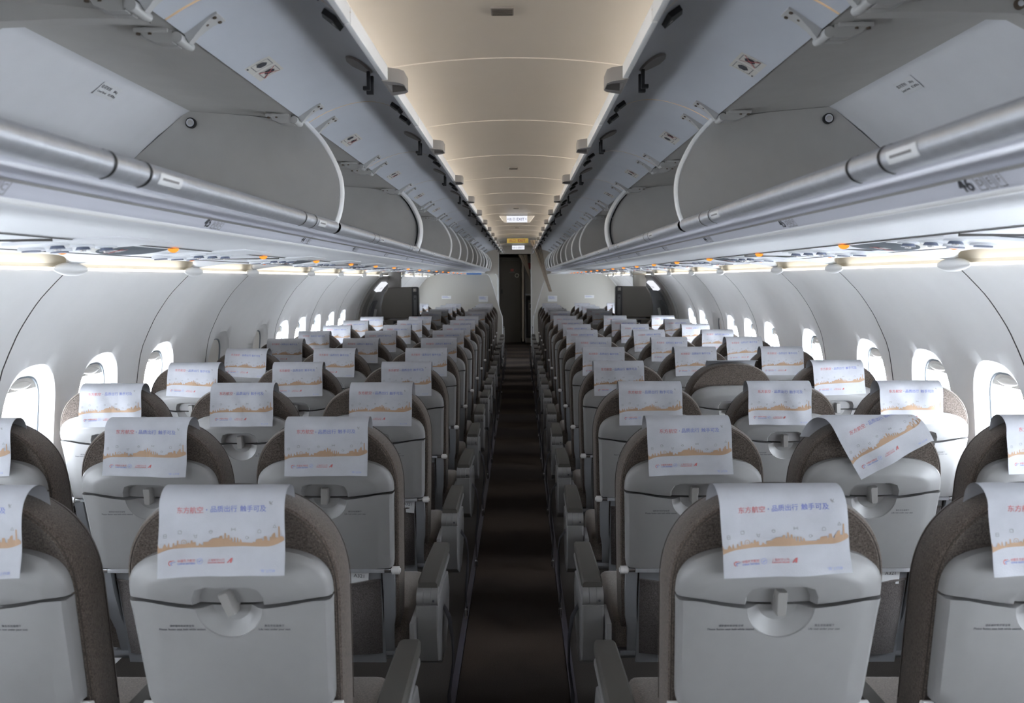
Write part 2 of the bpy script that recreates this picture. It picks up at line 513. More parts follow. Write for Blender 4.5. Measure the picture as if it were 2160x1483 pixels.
# ends of the cabin
mb = MB().box(-1.9, 1.9, D_BACK - .05, D_BACK, 0, 2.5, M['mono'])
tag(mb.obj('wall_back'), kind='structure')
mb = MB().box(-1.9, -.45, D_END, D_END + .04, 0, 2.4, M['mono']).box(.293, 1.9, D_END, D_END + .04, 0, 2.4, M['mono']).box(-.45, .293, D_END, D_END + .04, 2.09, 2.4, M['mono'])
mb.box(-.455, -.435, D_END - .012, D_END + .05, 0, 2.10, M['parte']).box(.283, .303, D_END - .012, D_END + .05, 0, 2.10, M['parte'])
tag(mb.obj('wall_front'), kind='structure')
mb = MB().box(-.46, -.45, D_END + .04, D_END + 2.4, 0, 2.3, M['mono']).box(.9, .92, D_END + .04, D_END + 2.4, 0, 2.3, M['mono'])
mb.box(-.5, .95, D_END + 2.4, D_END + 2.44, 0, 2.3, M['mono']).box(-.5, .95, D_END + .04, D_END + 2.4, 2.12, 2.16, M['mono'])
tag(mb.obj('wall_galley_passage'), kind='structure')

def cz(x): return 2.277 - .19 * x * x
mb = MB()
cs_ = [D_BACK] + [2.76 + 1.066 * k for k in range(-4, 15)] + [D_END]
xs = [-.66 + 1.32 * k / 28 for k in range(29)]
for a, b in zip(cs_, cs_[1:]):
    # each panel dips a little at its far edge before the next
    st = [(a, .0), (a + .0012, -.0035), (a + .015, -.0035), ((a + b) / 2, -.001), (b - .004, .0), (b, .0)]
    mb.grid([[(x, y, cz(x) + dz) for x in xs] for y, dz in st], M['ceil'])
for sx in (-1, 1):
    pr = [(.66, cz(.66)), (.72, 2.17), (.76, 2.12), (.74, 2.095)]
    mb.grid([[(sx * x, y, z) for x, z in pr] for y in (D_BACK, D_END)], M['ceil'])
tag(mb.obj('ceiling', smooth=25), kind='structure')
for sx in (-1, 1):
    mb = MB()
    mb.grid([[(sx * x, y, z) for x, z in ((.69, 2.125), (.70, 2.15), (.712, 2.155))] for y in (D_BACK + .1, 14.2)], M['ledc'])
    tag(mb.obj('ceiling_light_strip'), 'warm light strip tucked above the open bin doors on the %s of the ceiling' % SIDE[sx], 'light strip', 'ceiling light strips')

# outer shell above the bins so that no sky leaks in
mb = MB()
for sx in (-1, 1):
    pr = [(.74, 2.10), (.8, 2.2), (1.1, 2.2), (1.5, 1.95), (1.72, 1.65), (1.60, 1.60)]
    mb.grid([[(sx * x, y, z) for x, z in pr] for y in (D_BACK, D_END)], M['wall'])
tag(mb.obj('ceiling_outer'), kind='structure')

# ------------------------------------------------------------------ side coves, service channel, caps
for sx in (-1, 1):
    mb = MB()
    # beige cove panel above the wall top
    pr = [(1.575, 1.580), (1.590, 1.584), (1.600, 1.60), (1.585, 1.65), (1.54, 1.70)]
    mb.grid([[(sx * x, y, z) for x, z in pr] for y in (D_BACK, D_END)], M['cove'])
    tag(mb.obj('trim_%d' % (1 if sx < 0 else 2)), kind='structure')
    # bin underside channel with scalloped outer edge
    mb = MB()
    prof = [(.715, 1.655), (.73, 1.645), (.78, 1.640), (.94, 1.632), (.952, 1.628), (1.10, 1.626), (1.30, 1.622), (1.42, 1.622)]
    y = D_BACK; ys = []
    sm = [D_BACK - .2] + SEAMS + [D_END + .2]
    while y < D_END: ys.append(y); y += .045
    ys.append(D_END)
    def edge(y):
        i = max(k for k in range(len(sm) - 1) if sm[k] <= y)
        t = (y - sm[i]) / (sm[i + 1] - sm[i])
        d = min(t, 1 - t) * (sm[i + 1] - sm[i])
        return max(0, 1 - d / .30) ** 2.0
    rows = []
    for y in ys:
        e = edge(y)
        rows.append([(sx * x, y, z) for x, z in prof] + [(sx * (1.465 + .10 * e), y, 1.624 - .030 * e), (sx * (1.480 + .10 * e), y, 1.630 - .028 * e), (sx * (1.478 + .10 * e), y, 1.66)])
    mb.grid(rows, M['psu'])
    # recessed dark gap lines along the channel
    for x_, z_ in ((.945, 1.6295), (1.29, 1.6212)):
        mb.box(min(sx * x_, sx * (x_ + .006)), max(sx * x_, sx * (x_ + .006)), D_BACK, D_END, z_ - .0012, z_ + .001, M['seam'])
    for k in range(10):
        yy = 1.70 + 1.606 * k
        mb.box(min(sx * .95, sx * 1.29), max(sx * .95, sx * 1.29), yy - .002, yy + .002, 1.6225, 1.629, M['seam'])
    tag(mb.obj('trim_%d' % (3 if sx < 0 else 4), smooth=40), kind='structure')

caps = [s for s in SEAMS if s > 0]
for sx in (-1, 1):
    for i, s in enumerate(caps):
        rt = None
        mb = MB(); rs = []
        for k in range(17):
            u = k / 8 - 1
            h = .024 * (1 - u * u) ** .8 + .0008
            rs.append([(-sx * (h * .9) * math.cos(q * 2 * PI / 14) * 1.0, u * .115, h * math.sin(q * 2 * PI / 14)) for q in range(14)])
        mb.rings(rs, M['cap'])
        rt = mb.obj('joint_fairing', loc=(sx * 1.562, s, 1.580))
        nth = ['nearest', 'second', 'third', 'fourth', 'fifth', 'sixth', 'seventh', 'eighth', 'ninth', 'tenth', 'eleventh', 'twelfth', 'thirteenth', 'fourteenth', 'fifteenth']
        tag(rt, 'white almond shaped joint cap on top of %s sidewall, %s from camera' % (SIDE[sx], nth[i]), 'joint cap', 'joint caps along the %s sidewall light' % SIDE[sx])
        # led strip between this cap and the next
        e = caps[i + 1] if i + 1 < len(caps) else D_END
        s2 = s
        if EXIT0 - .2 < s2 < EXIT1: s2 = EXIT1
        if s2 < 14.0 and e > s2 + .2:
            segs = [(s2 + .09, e - .09)] if i else [(-1.2, s2 - .09), (s2 + .09, e - .09)]
            for a, b in segs:
                mb = MB(); mb.box(min(sx * 1.560, sx * 1.578), max(sx * 1.560, sx * 1.578), a, b, 1.576, 1.586, M['led'])
                tag(mb.obj('cove_light'), 'thin warm light tube glowing on %s wall top at %s joint cap' % (SIDE[sx], nth[i]) + (' towards camera' if a < 0 else ''), 'light tube', 'light tubes along the %s sidewall' % SIDE[sx])
# parts 2 and 3 follow

# ------------------------------------------------------------------ overhead bins
NTH = ['nearest', 'second', 'third', 'fourth', 'fifth', 'sixth', 'seventh', 'eighth', 'ninth', 'tenth', 'eleventh', 'twelfth', 'thirteenth', 'fourteenth', 'fifteenth', 'sixteenth']
FACE = smoothpts([(.667, 2.050), (.610, 1.985), (.566, 1.900), (.553, 1.835), (.560, 1.765), (.585, 1.698)], 5)   # opening edge of a bin end
DOORP = smoothpts([(.664, 2.052), (.60, 2.088), (.52, 2.115), (.45, 2.122), (.39, 2.108), (.345, 2.082), (.312, 2.050)], 4)
def dpt(t):
    """point on the open door's inner face, t from the hinge (0) to the free edge (1)"""
    f = t * (len(DOORP) - 1); i = min(int(f), len(DOORP) - 2); f -= i
    a, b = DOORP[i], DOORP[i + 1]
    tx, tz = b[0] - a[0], b[1] - a[1]; l = math.hypot(tx, tz)
    return (a[0] * (1 - f) + b[0] * f, a[1] * (1 - f) + b[1] * f), (tx / l, tz / l), (-tz / l * -1, tx / l * -1)
def dmap(sx, y, t, off):
    (x, z), (tx, tz), _ = dpt(t)
    # off > 0 is towards the cabin below the door
    nx, nz = -tz, tx
    if nz > 0: nx, nz = -nx, -nz
    return (sx * (x + nx * off), y, z + nz * off)

def bin_unit(sx, y0, y1, seams, idx, far, rows_here, thick=False):
    rt = empty('overhead_bin', (sx * .60, y0, 1.70))
    T = Matrix.Translation((-sx * .60, -y0, -1.70))
    X = lambda pts: [(sx * x, z) for x, z in pts]
    inner = [(.667, 2.056), (.85, 2.075), (1.04, 2.090), (1.062, 2.078), (1.15, 2.01), (1.25, 1.92), (1.36, 1.80), (1.41, 1.725), (1.30, 1.700), (.95, 1.692), (.63, 1.688), (.592, 1.692)]
    outer = [(.667, 2.066), (.85, 2.087), (1.05, 2.102), (1.16, 2.03), (1.26, 1.94), (1.38, 1.80), (1.44, 1.70), (1.30, 1.685), (.95, 1.675), (.64, 1.675)]
    mb = MB()
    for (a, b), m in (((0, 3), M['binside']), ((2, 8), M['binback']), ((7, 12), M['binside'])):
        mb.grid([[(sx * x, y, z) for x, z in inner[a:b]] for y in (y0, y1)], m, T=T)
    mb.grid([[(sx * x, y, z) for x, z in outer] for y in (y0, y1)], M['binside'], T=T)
    # load limit label on the back liner
    if not far:
        yc = y0 + .30 * (y1 - y0) + (1.0 if y0 < 0 else 0)
        yc = max(yc, 2.24 if y0 < 2.3 < y1 else yc)
        a, b = Vector((1.062, 0, 2.078)), Vector((1.25, 0, 1.92)); d = (b - a).normalized()
        nrm = Vector((-d.z, 0, d.x));
        if nrm.z > 0: nrm = -nrm
        def lf(u, v, e=.0015):
            p = a + d * (.035 - v) + nrm * e
            return (sx * p.x, yc + (u * (-1 if sx > 0 else 1)), p.z)
        mb.add([lf(-.05, -.024), lf(.05, -.024), lf(.05, .024), lf(-.05, .024)], [(0, 1, 2, 3)], M['label'], T)
        sub = MB()
        put_text(sub, '载荷限制', M['ink'], lambda u, v: lf(u, v, .0022), -.022, .004, height=.009)
        put_text(sub, '38kg', M['ink'], lambda u, v: lf(u, v, .0022), .028, .004, height=.008)
        put_text(sub, 'Load limit', M['ink'], lambda u, v: lf(u, v, .0022), -.022, -.012, width=.042)
        put_text(sub, '83.80lbs', M['ink'], lambda u, v: lf(u, v, .0022), .028, -.012, width=.036)
        mb.add(sub.v, sub.f, M['ink'], T)
    mb.obj('bin_shell', rt)
    # end divider with its white bullnose ring
    core = FACE + [(.63, 1.688), (.95, 1.692), (1.30, 1.700), (1.41, 1.725), (1.36, 1.80), (1.25, 1.92), (1.062, 2.078), (1.04, 2.089), (.85, 2.074)]
    mb = MB()
    n = len(core)
    for yy in (y1 - .028, y1 - .004):
        mb.add([(sx * x, yy, z) for x, z in core], [tuple(range(n))], M['binside'], T)
    dv = mb.obj('end_divider', rt)
    mb = MB(); r = .011 if not thick else .016
    rr = []
    for i, (x, z) in enumerate(FACE):
        a = FACE[max(0, i - 1)]; b = FACE[min(len(FACE) - 1, i + 1)]
        tx, tz = b[0] - a[0], b[1] - a[1]; l = math.hypot(tx, tz); nx, nz = tz / l, -tx / l
        hw = .013 if not thick else .034
        rr.append([(sx * (x - nx * 0 + nx * r * math.cos(q)), y1 - .016 + hw * math.sin(q), z + nz * r * math.cos(q)) for q in [k * 2 * PI / 12 for k in range(12)]])
    mb.rings(rr, M['cap'], T=T)
    if thick:
        mb.tube([(sx * (x + .015), y1 - .034, z) for x, z in FACE[2:-1]], .0055, M['black'], 8, T)
    tag(mb.obj('edge_ring', dv), 'white bullnose edge ring')
    if not far:
        # lock button in the corner where ceiling, back and divider meet
        mb = MB(); c = (sx * 1.035, y1 - .034, 2.050)
        mb.cyl(c, (0, 1, 0), .017, .010, M['black'], 18, T).cyl((c[0], c[1] - .006, c[2]), (0, 1, 0), .013, .004, M['steel'], 18, T).cyl((c[0], c[1] - .009, c[2]), (0, 1, 0), .008, .003, M['hinge'], 14, T)
        mb.obj('lock_button', dv)
    # stiffening rib halfway (with two fasteners)
    for ys in seams[:-1]:
        if abs(ys - y1) < .1 or abs(ys - y0) < .1 or far: continue
        pr = [(.70, 2.058), (.85, 2.075), (1.04, 2.090), (1.062, 2.078), (1.15, 2.01), (1.25, 1.92)]
        ins = [(.70, 2.050), (.85, 2.050), (1.00, 2.045), (1.045, 2.022), (1.12, 1.965), (1.22, 1.90)]
        mb = MB()
        for yy in (ys - .02, ys + .02):
            mb.grid([[(sx * x, yy, z) for x, z in p] for p in (pr, ins)], M['binside'], T=T)
        mb.grid([[(sx * x, yy, z) for x, z in ins] for yy in (ys - .02, ys + .02)], M['binside'], T=T)
        for (x, z) in ((1.00, 2.062), (1.045, 2.040), (1.075, 2.025)):
            mb.cyl((sx * x, ys - .022, z), (0, 1, 0), .011, .005, M['screw'], 14, T).cyl((sx * x, ys - .025, z), (0, 1, 0), .006, .004, M['steel'], 12, T)
        mb.obj('stiffening_rib', rt)
    # lip fairing under the opening with row number placards
    lip = smoothpts([(.586, 1.692), (.596, 1.687), (.636, 1.686), (.655, 1.682), (.668, 1.670), (.678, 1.658), (.690, 1.653), (.703, 1.653), (.716, 1.654)], 5)
    mb = MB(); mb.grid([[(sx * x, y, z) for x, z in lip] for y in (y0 + .002, y1 - .002)], M['lip'], T=T)
    mb.grid([[(sx * x, y, z) for x, z in ((.586, 1.692), (.60, 1.6965), (.64, 1.690))] for y in (y0 + .002, y1 - .002)], M['lip'], T=T)
    mb.tube([(sx * .686, y0, 1.6535), (sx * .686, y1, 1.6535)], .0055, M['cap'], 10, T)
    for (rowy, num, let) in rows_here:
        def pf(u, v, e=.0012):
            l_ = .090 - v; i_ = 0
            while math.dist(lip[i_], lip[i_ + 1]) < l_: l_ -= math.dist(lip[i_], lip[i_ + 1]); i_ += 1
            d_ = math.dist(lip[i_], lip[i_ + 1]); t_ = l_ / d_
            dx_, dz_ = (lip[i_ + 1][0] - lip[i_][0]) / d_, (lip[i_ + 1][1] - lip[i_][1]) / d_
            return (sx * (lip[i_][0] * (1 - t_) + lip[i_ + 1][0] * t_ + dz_ * e), rowy + u * (-sx), lip[i_][1] * (1 - t_) + lip[i_ + 1][1] * t_ - dx_ * e)
        sub = MB()
        put_text(sub, num, M['ink'], pf, -.045, -.011, height=.025, bold=.012)
        mb.add(sub.v, sub.f, M['ink'], T)
        sub = MB()
        for q in range(3):   # seat pictogram frames
            u = -.008 + q * .022
            for (ua, va, ub, vb) in ((u - .009, .012, u + .009, .0135), (u - .009, -.0135, u + .009, -.012), (u - .009, -.012, u - .0075, .012), (u + .0075, -.012, u + .009, .012)):
                sub.add([pf(ua, va), pf(ub, va), pf(ub, vb), pf(ua, vb)], [(0, 1, 2, 3)], M['grey'])
            put_text(sub, let[q], M['grey'], pf, u, -.006, height=.012)
        mb.add(sub.v, sub.f, M['grey'], T)
    mb.obj('lip_fairing', rt)
    # handrail
    mb = MB()
    hr = smoothpts([(.584, 1.690), (.571, 1.695), (.562, 1.705), (.560, 1.717), (.567, 1.728), (.580, 1.732), (.592, 1.726)], 4)
    mb.grid([[(sx * x, y, z) for x, z in hr] for y in (y0 + .004, y1 - .030)], M['alu'], close_v=True, T=T)
    for ys in [ROWX for ROWX in (1.20 + 1.066 * k for k in range(-2, 16)) if y0 + .1 < ROWX < y1 - .1]:
        for dy in (0, .115):
            yy = ys + dy
            mb.grid([[(sx * (.580 + (x - .580) * 1.05), y, 1.711 + (z - 1.711) * 1.05) for x, z in hr] for y in (yy - .004, yy + .004)], M['black'], close_v=True, T=T)
        if not far:
            def hf(u, v):
                z_ = 1.710 + v
                k_ = next(k for k in range(4, 18) if hr[k + 1][1] >= z_)
                t_ = (z_ - hr[k_][1]) / (hr[k_ + 1][1] - hr[k_][1])
                return (sx * (hr[k_][0] * (1 - t_) + hr[k_ + 1][0] * t_ - .0012), ys + (.19 if sx < 0 else -.070) + u * -sx, z_)
            mb.grid([[hf(u, -.011 + .018 * k / 6) for k in range(7)] for u in (-.045, .045)], M['label'], T=T)
            mb.grid([[(p[0] - sx * .0004, p[1], p[2]) for p in (hf(u, -.004 + .004 * k / 2) for k in range(3))] for u in (-.034, .030)], M['grey'], T=T)
    mb.obj('handrail', rt)
    # open doors
    for a, b in zip(seams, seams[1:]):
        g = .004
        ts = [k / 18 for k in range(19)]
        mb = MB()
        mb.grid([[dmap(sx, y, t, 0) for t in ts] for y in (a + g, b - g)], M['door'], T=T)
        mb.grid([[dmap(sx, y, t, -.022) for t in ts] for y in (a + g, b - g)], M['doorout'], T=T)
        for y in (a + g, b - g):
            mb.grid([[dmap(sx, y, t, o_) for t in ts] for o_ in (0, -.022)], M['edge'], T=T)
        mb.grid([[dmap(sx, y, 0, o_) for y in (a + g, b - g)] for o_ in (0, -.022)], M['edge'], T=T)
        dr = mb.obj('bin_door', rt)
        yc = (a + b) / 2
        # white trim along the free edge, broken by the latch
        mb = MB()
        for s0_, s1_ in ((a + g, yc - .085), (yc + .085, b - g)):
            mb.box(min(sx * .296, sx * .310), max(sx * .296, sx * .310), s0_, s1_, 2.040, 2.076, M['cap'], T, bev=.003)
        mb.obj('edge_trim', dr)
        # latch: handle cup past the edge, escutcheon and two black hooks
        mb = MB()
        def q(x, y, z): return (sx * x, yc + y, z)
        out = [(.312, -.085, 0), (.312, .085, 0), (.272, .060, 0), (.262, .040, 0), (.262, -.040, 0), (.272, -.060, 0)]
        inn = [(.305, -.045, 0), (.305, .045, 0), (.276, .034, 0), (.264, .022, 0), (.264, -.022, 0), (.276, -.034, 0)]
        rs = [[q(x, y, 2.075) for x, y, _ in out], [q(x, y, 2.040) for x, y, _ in out], [q(x, y, 2.040) for x, y, _ in inn], [q(x, y, 2.068) for x, y, _ in inn]]
        mb.rings(rs, M['latchg'], T=T)
        es = [(.385 + .034 * math.cos(k * PI / 8), .062 * math.sin(k * PI / 8)) for k in range(16)]
        def onf(x, y, e):
            t = min(range(101), key=lambda k: abs(dpt(k / 100)[0][0] - x)) / 100
            return dmap(sx, yc + y, t, e)
        mb.rings([[onf(x, y, .001) for x, y in es], [onf(.385 + (x - .385) * .93, y * .95, .007) for x, y in es]], M['latchd'], (False, True), T=T)
        for dy in (-.024, .024):
            for (xa, xb, za, zb) in ((.352, .361, 2.038, 2.078), (.352, .371, 2.030, 2.040)):
                mb.box(min(sx * xa, sx * xb), max(sx * xa, sx * xb), yc + dy - .006, yc + dy + .006, za, zb, M['black'], T, bev=.002)
        mb.obj('latch', dr)
        for ye in (a + .095, b - .095):   # triangular catch pieces near the corners
            mb = MB()
            tri = [(.338, -.035), (.338, .040), (.372, .012), (.362, -.030)]
            def of2(x, y, e):
                t = min(range(101), key=lambda k: abs(dpt(k / 100)[0][0] - x)) / 100
                return dmap(sx, ye + y, t, e)
            mb.rings([[of2(x, y, .0) for x, y in tri], [of2(x, y, .012) for x, y in tri]], M['black'], T=T)
            t2 = [(.344, .0), (.344, .022), (.356, .010)]
            mb.add([of2(x, y, .0128) for x, y in t2], [(0, 1, 2)], M['hinge'], T)
            mb.obj('catch_plate', dr)
        for ye in (a + .10, b - .10):     # hinge: bracket below the bin ceiling, barrel, arm screwed to the door
            mb = MB()
            bs = [(.682, 2.056), (.742, 2.062), (.748, 2.052), (.740, 2.040), (.715, 2.030), (.682, 2.030)]
            for y_a, y_b in ((-.026, -.003), (.001, .022)):
                mb.rings([[(sx * x, ye + y_a, z) for x, z in bs], [(sx * x, ye + y_b, z) for x, z in bs]], M['hinge'], T=T)
            mb.box(min(sx * .69, sx * .762), max(sx * .69, sx * .762), ye - .030, ye + .026, 2.050, 2.060, M['hinge'], T, bev=.003)
            for xx in (.728, .753): mb.cyl((sx * xx, ye - .024, 2.049), (0, 0, 1), .0045, .006, M['screw'], 10, T)
            mb.cyl((sx * .672, ye, 2.040), (0, 1, 0), .0115, .058, M['hinge'], 18, T)
            mb.cyl((sx * .672, ye + .036, 2.040), (0, 1, 0), .0090, .018, M['hinge'], 16, T)
            arm = []
            for k in range(9):
                t = k / 8; x = .664 - .075 * t
                tt = min(range(101), key=lambda j: abs(dpt(j / 100)[0][0] - x)) / 100
                hw = .009 + .019 * max(0, t - .15) ** 1.2
                e = .016 * (1 - t) ** 2 + .005
                arm.append([dmap(sx, ye - hw, tt, -.001), dmap(sx, ye - hw, tt, e), dmap(sx, ye + hw, tt, e), dmap(sx, ye + hw, tt, -.001)])
            mb.rings(arm, M['hinge'], T=T)
            for t, dy in ((.55, -.003), (.90, -.016), (.90, .014)):
                x = .664 - .075 * t
                tt = min(range(101), key=lambda j: abs(dpt(j / 100)[0][0] - x)) / 100
                p = Vector(dmap(sx, ye + dy, tt, .006)); p2 = Vector(dmap(sx, ye + dy, tt, .016))
                mb.tube([p, p + (p2 - p) * .25], .0042, M['screw'], 10, T)
            mb.obj('hinge', dr)
        if not (far and a > 12):
            # stowage placard
            yl = yc - .06
            def sf(u, v, e=.0012):
                x = .618 - v
                tt = min(range(201), key=lambda j: abs(dpt(j / 200)[0][0] - x)) / 200
                (x0_, z0_), (tx, tz), _ = dpt(tt)
                return dmap(sx, yl + u * -sx, tt, e)
            def quad(mb_, u0, v0, u1, v1, m, e=.002):
                mb_.grid([[sf(u, v0 + (v1 - v0) * k / 8, e) for k in range(9)] for u in (u0, u1)], m, T=T)
            mb = MB()
            quad(mb, -.062, -.030, .062, .034, M['beige'], .0012)
            quad(mb, -.0005, -.030, .0005, .034, M['cap'])
            for cx_, cr in ((-.030, False), (.032, True)):
                hexa = [(cx_ + .016 * math.cos(k * PI / 3 + .5), .004 + .013 * math.sin(k * PI / 3 + .5)) for k in range(6)]
                mb.add([sf(u, v, .002) for u, v in hexa], [tuple(range(6))], M['ink'], T)
                for u0, v0, u1, v1 in ((cx_ - .022, -.018, cx_ + .022, -.0165), (cx_ - .022, .024, cx_ + .022, .0255), (cx_ - .022, -.018, cx_ - .0205, .025), (cx_ + .0205, -.018, cx_ + .022, .025)):
                    quad(mb, u0, v0, u1, v1, M['grey'])
                if cr:
                    for s_ in (-1, 1):
                        d = .0012
                        mb.add([sf(cx_ - .024, .004 - s_ * .020 - d, .0028), sf(cx_ + .024, .004 + s_ * .020 - d, .0028), sf(cx_ + .024, .004 + s_ * .020 + d, .0028), sf(cx_ - .024, .004 - s_ * .020 + d, .0028)], [(0, 1, 2, 3)], M['red'], T)
            quad(mb, -.055, -.027, -.045, -.025, M['ink'])
            tag(mb.obj('stowage_placard', dr), 'beige placard showing one bag right and one bag crossed out in red')
    ext = 'cut by the top photo corner' if idx == 0 else '%s from the camera' % NTH[idx]
    tag(rt, 'open overhead bin on the %s, %s' % (SIDE[sx], ext) + (', thick white end ring' if thick else ', door raised'), 'overhead bin', 'open overhead bins on the %s' % SIDE[sx])

S = [SEAM0 + MOD * k for k in range(-3, 16)]
units = [(-1.56, .56, 3), (.56, 2.70, 3), (2.70, 4.83, 3), (4.83, 6.96, 3)] + [(6.96 + 1.066 * k, 6.96 + 1.066 * (k + 1), 2) for k in range(9)]
rowlab = []
for sx in (-1, 1):
    base = .86
    labs = []
    for k in range(8):
        labs.append((1.12 - .05 * (sx < 0) + .803 * k, str(46 - k), ('A', 'B', 'C') if sx < 0 else ('D', 'E', 'F')))
    for i, (a, b, n) in enumerate(units):
        ss = [a + (b - a) * k / (n - 1) for k in range(n)]
        if b > 0: bin_unit(sx, a, b, ss, i - 1 if i else 0, a > 6.9, [l for l in labs if a < l[0] < b], thick=(i in (2, 10)))

# ------------------------------------------------------------------ service panels below the bins
def nozzle(mb, x, y, T):
    mb.cyl((x, y, -.004), (0, 0, 1), .026, .012, M['psu'], 18, T, r2=.020).cyl((x, y, -.012), (0, 0, 1), .017, .010, M['chrome'], 16, T, r2=.012).cyl((x, y, -.018), (0, 0, 1), .007, .006, M['steel'], 10, T)
for sx in (-1, 1):
    for k in range(16):
        y = 2.07 + .803 * k
        if 9.3 < y < 9.9: continue
        oval = k % 2 == 0
        rt = empty('service_panel', (sx * 1.03, y, 1.626))
        rt.rotation_euler = (0, sx * .07, 0)
        mb = MB()
        mb.box(-.075, .19, -.30, -.02, -.006, .002, M['psu'], bev=.002)
        mb.obj('panel_plate', rt)
        for j in range(3):
            m2 = MB(); nozzle(m2, sx * (-.045 + .012 * j), -.08 - .085 * j, None); m2.obj('air_nozzle', rt)
        for j in range(2 + (k % 2)):
            m2 = MB(); xx, yy = sx * (.06 + .015 * j), -.10 - .09 * j
            m2.cyl((xx, yy, -.006), (0, 0, 1), .030, .012, M['psu'], 20, r2=.024).cyl((xx, yy, -.012), (0, 0, 1), .020, .006, M['chrome'], 18)
            m2.obj('reading_lamp', rt)
        if oval:
            m2 = MB()
            el = lambda a_, b_, z_: [(sx * (-.03) + a_ * math.cos(q * PI / 16), .10 + b_ * math.sin(q * PI / 16), z_) for q in range(32)]
            m2.rings([el(.085, .175, 0.0), el(.083, .172, -.006), el(.072, .155, -.010)], M['beige'], (False, False))
            m2.add(el(.072, .155, -.010), [tuple(range(32))], M['lens'])
            # no smoking symbol
            def nf(u, v): return (sx * (-.005) + v * 1.6, (.045 if sx < 0 else .15) - u * sx, -.0112)
            m2.add([nf(-.028, -.007), nf(.020, -.007), nf(.020, .007), nf(-.028, .007)], [(0, 1, 2, 3)], M['label'])
            for s_ in (-1, 1):
                m2.add([(p[0], p[1], -.0122) for p in (nf(-.020, s_ * .017), nf(-.012, s_ * .017), nf(.014, -s_ * .017), nf(.006, -s_ * .017))], [(0, 1, 2, 3)], M['red'])
            for u in (.024, .030): m2.add([nf(u, -.007), nf(u + .003, -.007), nf(u + .003, .007), nf(u, .007)], [(0, 1, 2, 3)], M['label'])
            ln = m2.obj('sign_lens', rt); ln.rotation_euler = (0, sx * .12, 0)
        for (xx, yy) in ((-.085 * sx, .215), (.085 * sx, -.045)):
            m2 = MB()
            rs = [[(xx + .015 * c * math.cos(q * PI / 8), yy + .014 * c * math.sin(q * PI / 8), -.004 - h) for q in range(16)] for c, h in ((1, 0), (.9, .005), (.6, .009), (.2, .011))]
            m2.rings(rs, M['orange'])
            m2.obj('amber_light', rt)
        tag(rt, ('service panel with oval no smoking sign' if oval else 'plain service panel of lamps') + ' under %s bins, %s from camera' % (SIDE[sx], NTH[k] if k < 16 else 'far'), 'service panel', 'service panels under the %s bins' % SIDE[sx])

# ceiling vents and exit signs
for (y, x, wd, n_) in ((2.28, -.010, .031, 'nearest'), (5.46, -.005, .030, 'second'), (8.55, 0, .03, 'third'), (11.8, 0, .03, 'farthest')):
    z = cz(x) - .004
    mb = MB().box(x - wd, x + wd, y - .030, y + .030, z - .003, z + .004, M['grey'])
    for k in range(5): mb.box(x - wd + .003, x + wd - .003, y - .024 + k * .011, y - .018 + k * .011, z - .005, z - .002, M['seam'])
    tag(mb.obj('ceiling_vent'), 'small dark slotted grille in the middle of the ceiling, %s of four' % n_, 'ceiling grille', 'ceiling grilles')

def exit_sign(y, z, wd, hh, label, lenses=True):
    rt = empty('exit_sign', (.005, y, z))
    mb = MB().box(-wd / 2, wd / 2, 0, .02, -hh / 2, hh / 2, M['sign']); mb.obj('lit_face', rt)
    mb = MB()
    f = lambda u, v: (u, -.002, v)
    k = wd / .24
    put_text(mb, '出 口', M['blue'], f, -.056 * k, -.013 * k, width=.070 * k, bold=.01)
    put_text(mb, 'EXIT', M['blue'], f, .042 * k, -.017 * k, width=.088 * k, bold=.01)
    for s_ in (-1, 1):
        mb.add([f(s_ * .112 * k, 0), f(s_ * .100 * k, .010 * k), f(s_ * .100 * k, -.010 * k)], [(0, 1, 2)], M['blue'])
    mb.obj('lettering', rt)
    if lenses:
        mb = MB()
        for s_ in (-1, 1):
            mb.rings([[(s_ * x, yy, zz) for x, zz in ((wd / 2, -hh / 2 - .003), (wd * .62, -hh / 2 + .004), (wd * .82, hh / 2 - .01), (wd * .86, hh / 2), (wd / 2, hh / 2))] for yy in (-.004, .16)], M['cap'])
        mb.obj('housing', rt)
    tag(rt, label, 'exit sign')
exit_sign(9.40, 2.222, .238, .074, 'lit white EXIT sign hanging from ceiling above the exit row')
exit_sign(17.6, 2.205, .27, .085, 'small lit white EXIT sign over the far doorway', False)
rt = empty('exit_banner', (.0, 14.0, 2.185))
mb = MB().box(-.185, .185, 0, .012, -.04, .04, M['yellow'])
put_text(mb, '出口', M['red'], lambda u, v: (u, -.002, v), -.09, -.020, height=.042, bold=.01)
put_text(mb, 'EXIT', M['red'], lambda u, v: (u, -.002, v), .07, -.020, height=.046, bold=.02); mb.obj('board', rt)
tag(rt, 'yellow banner with red EXIT lettering hanging below far end of the ceiling', 'sign')

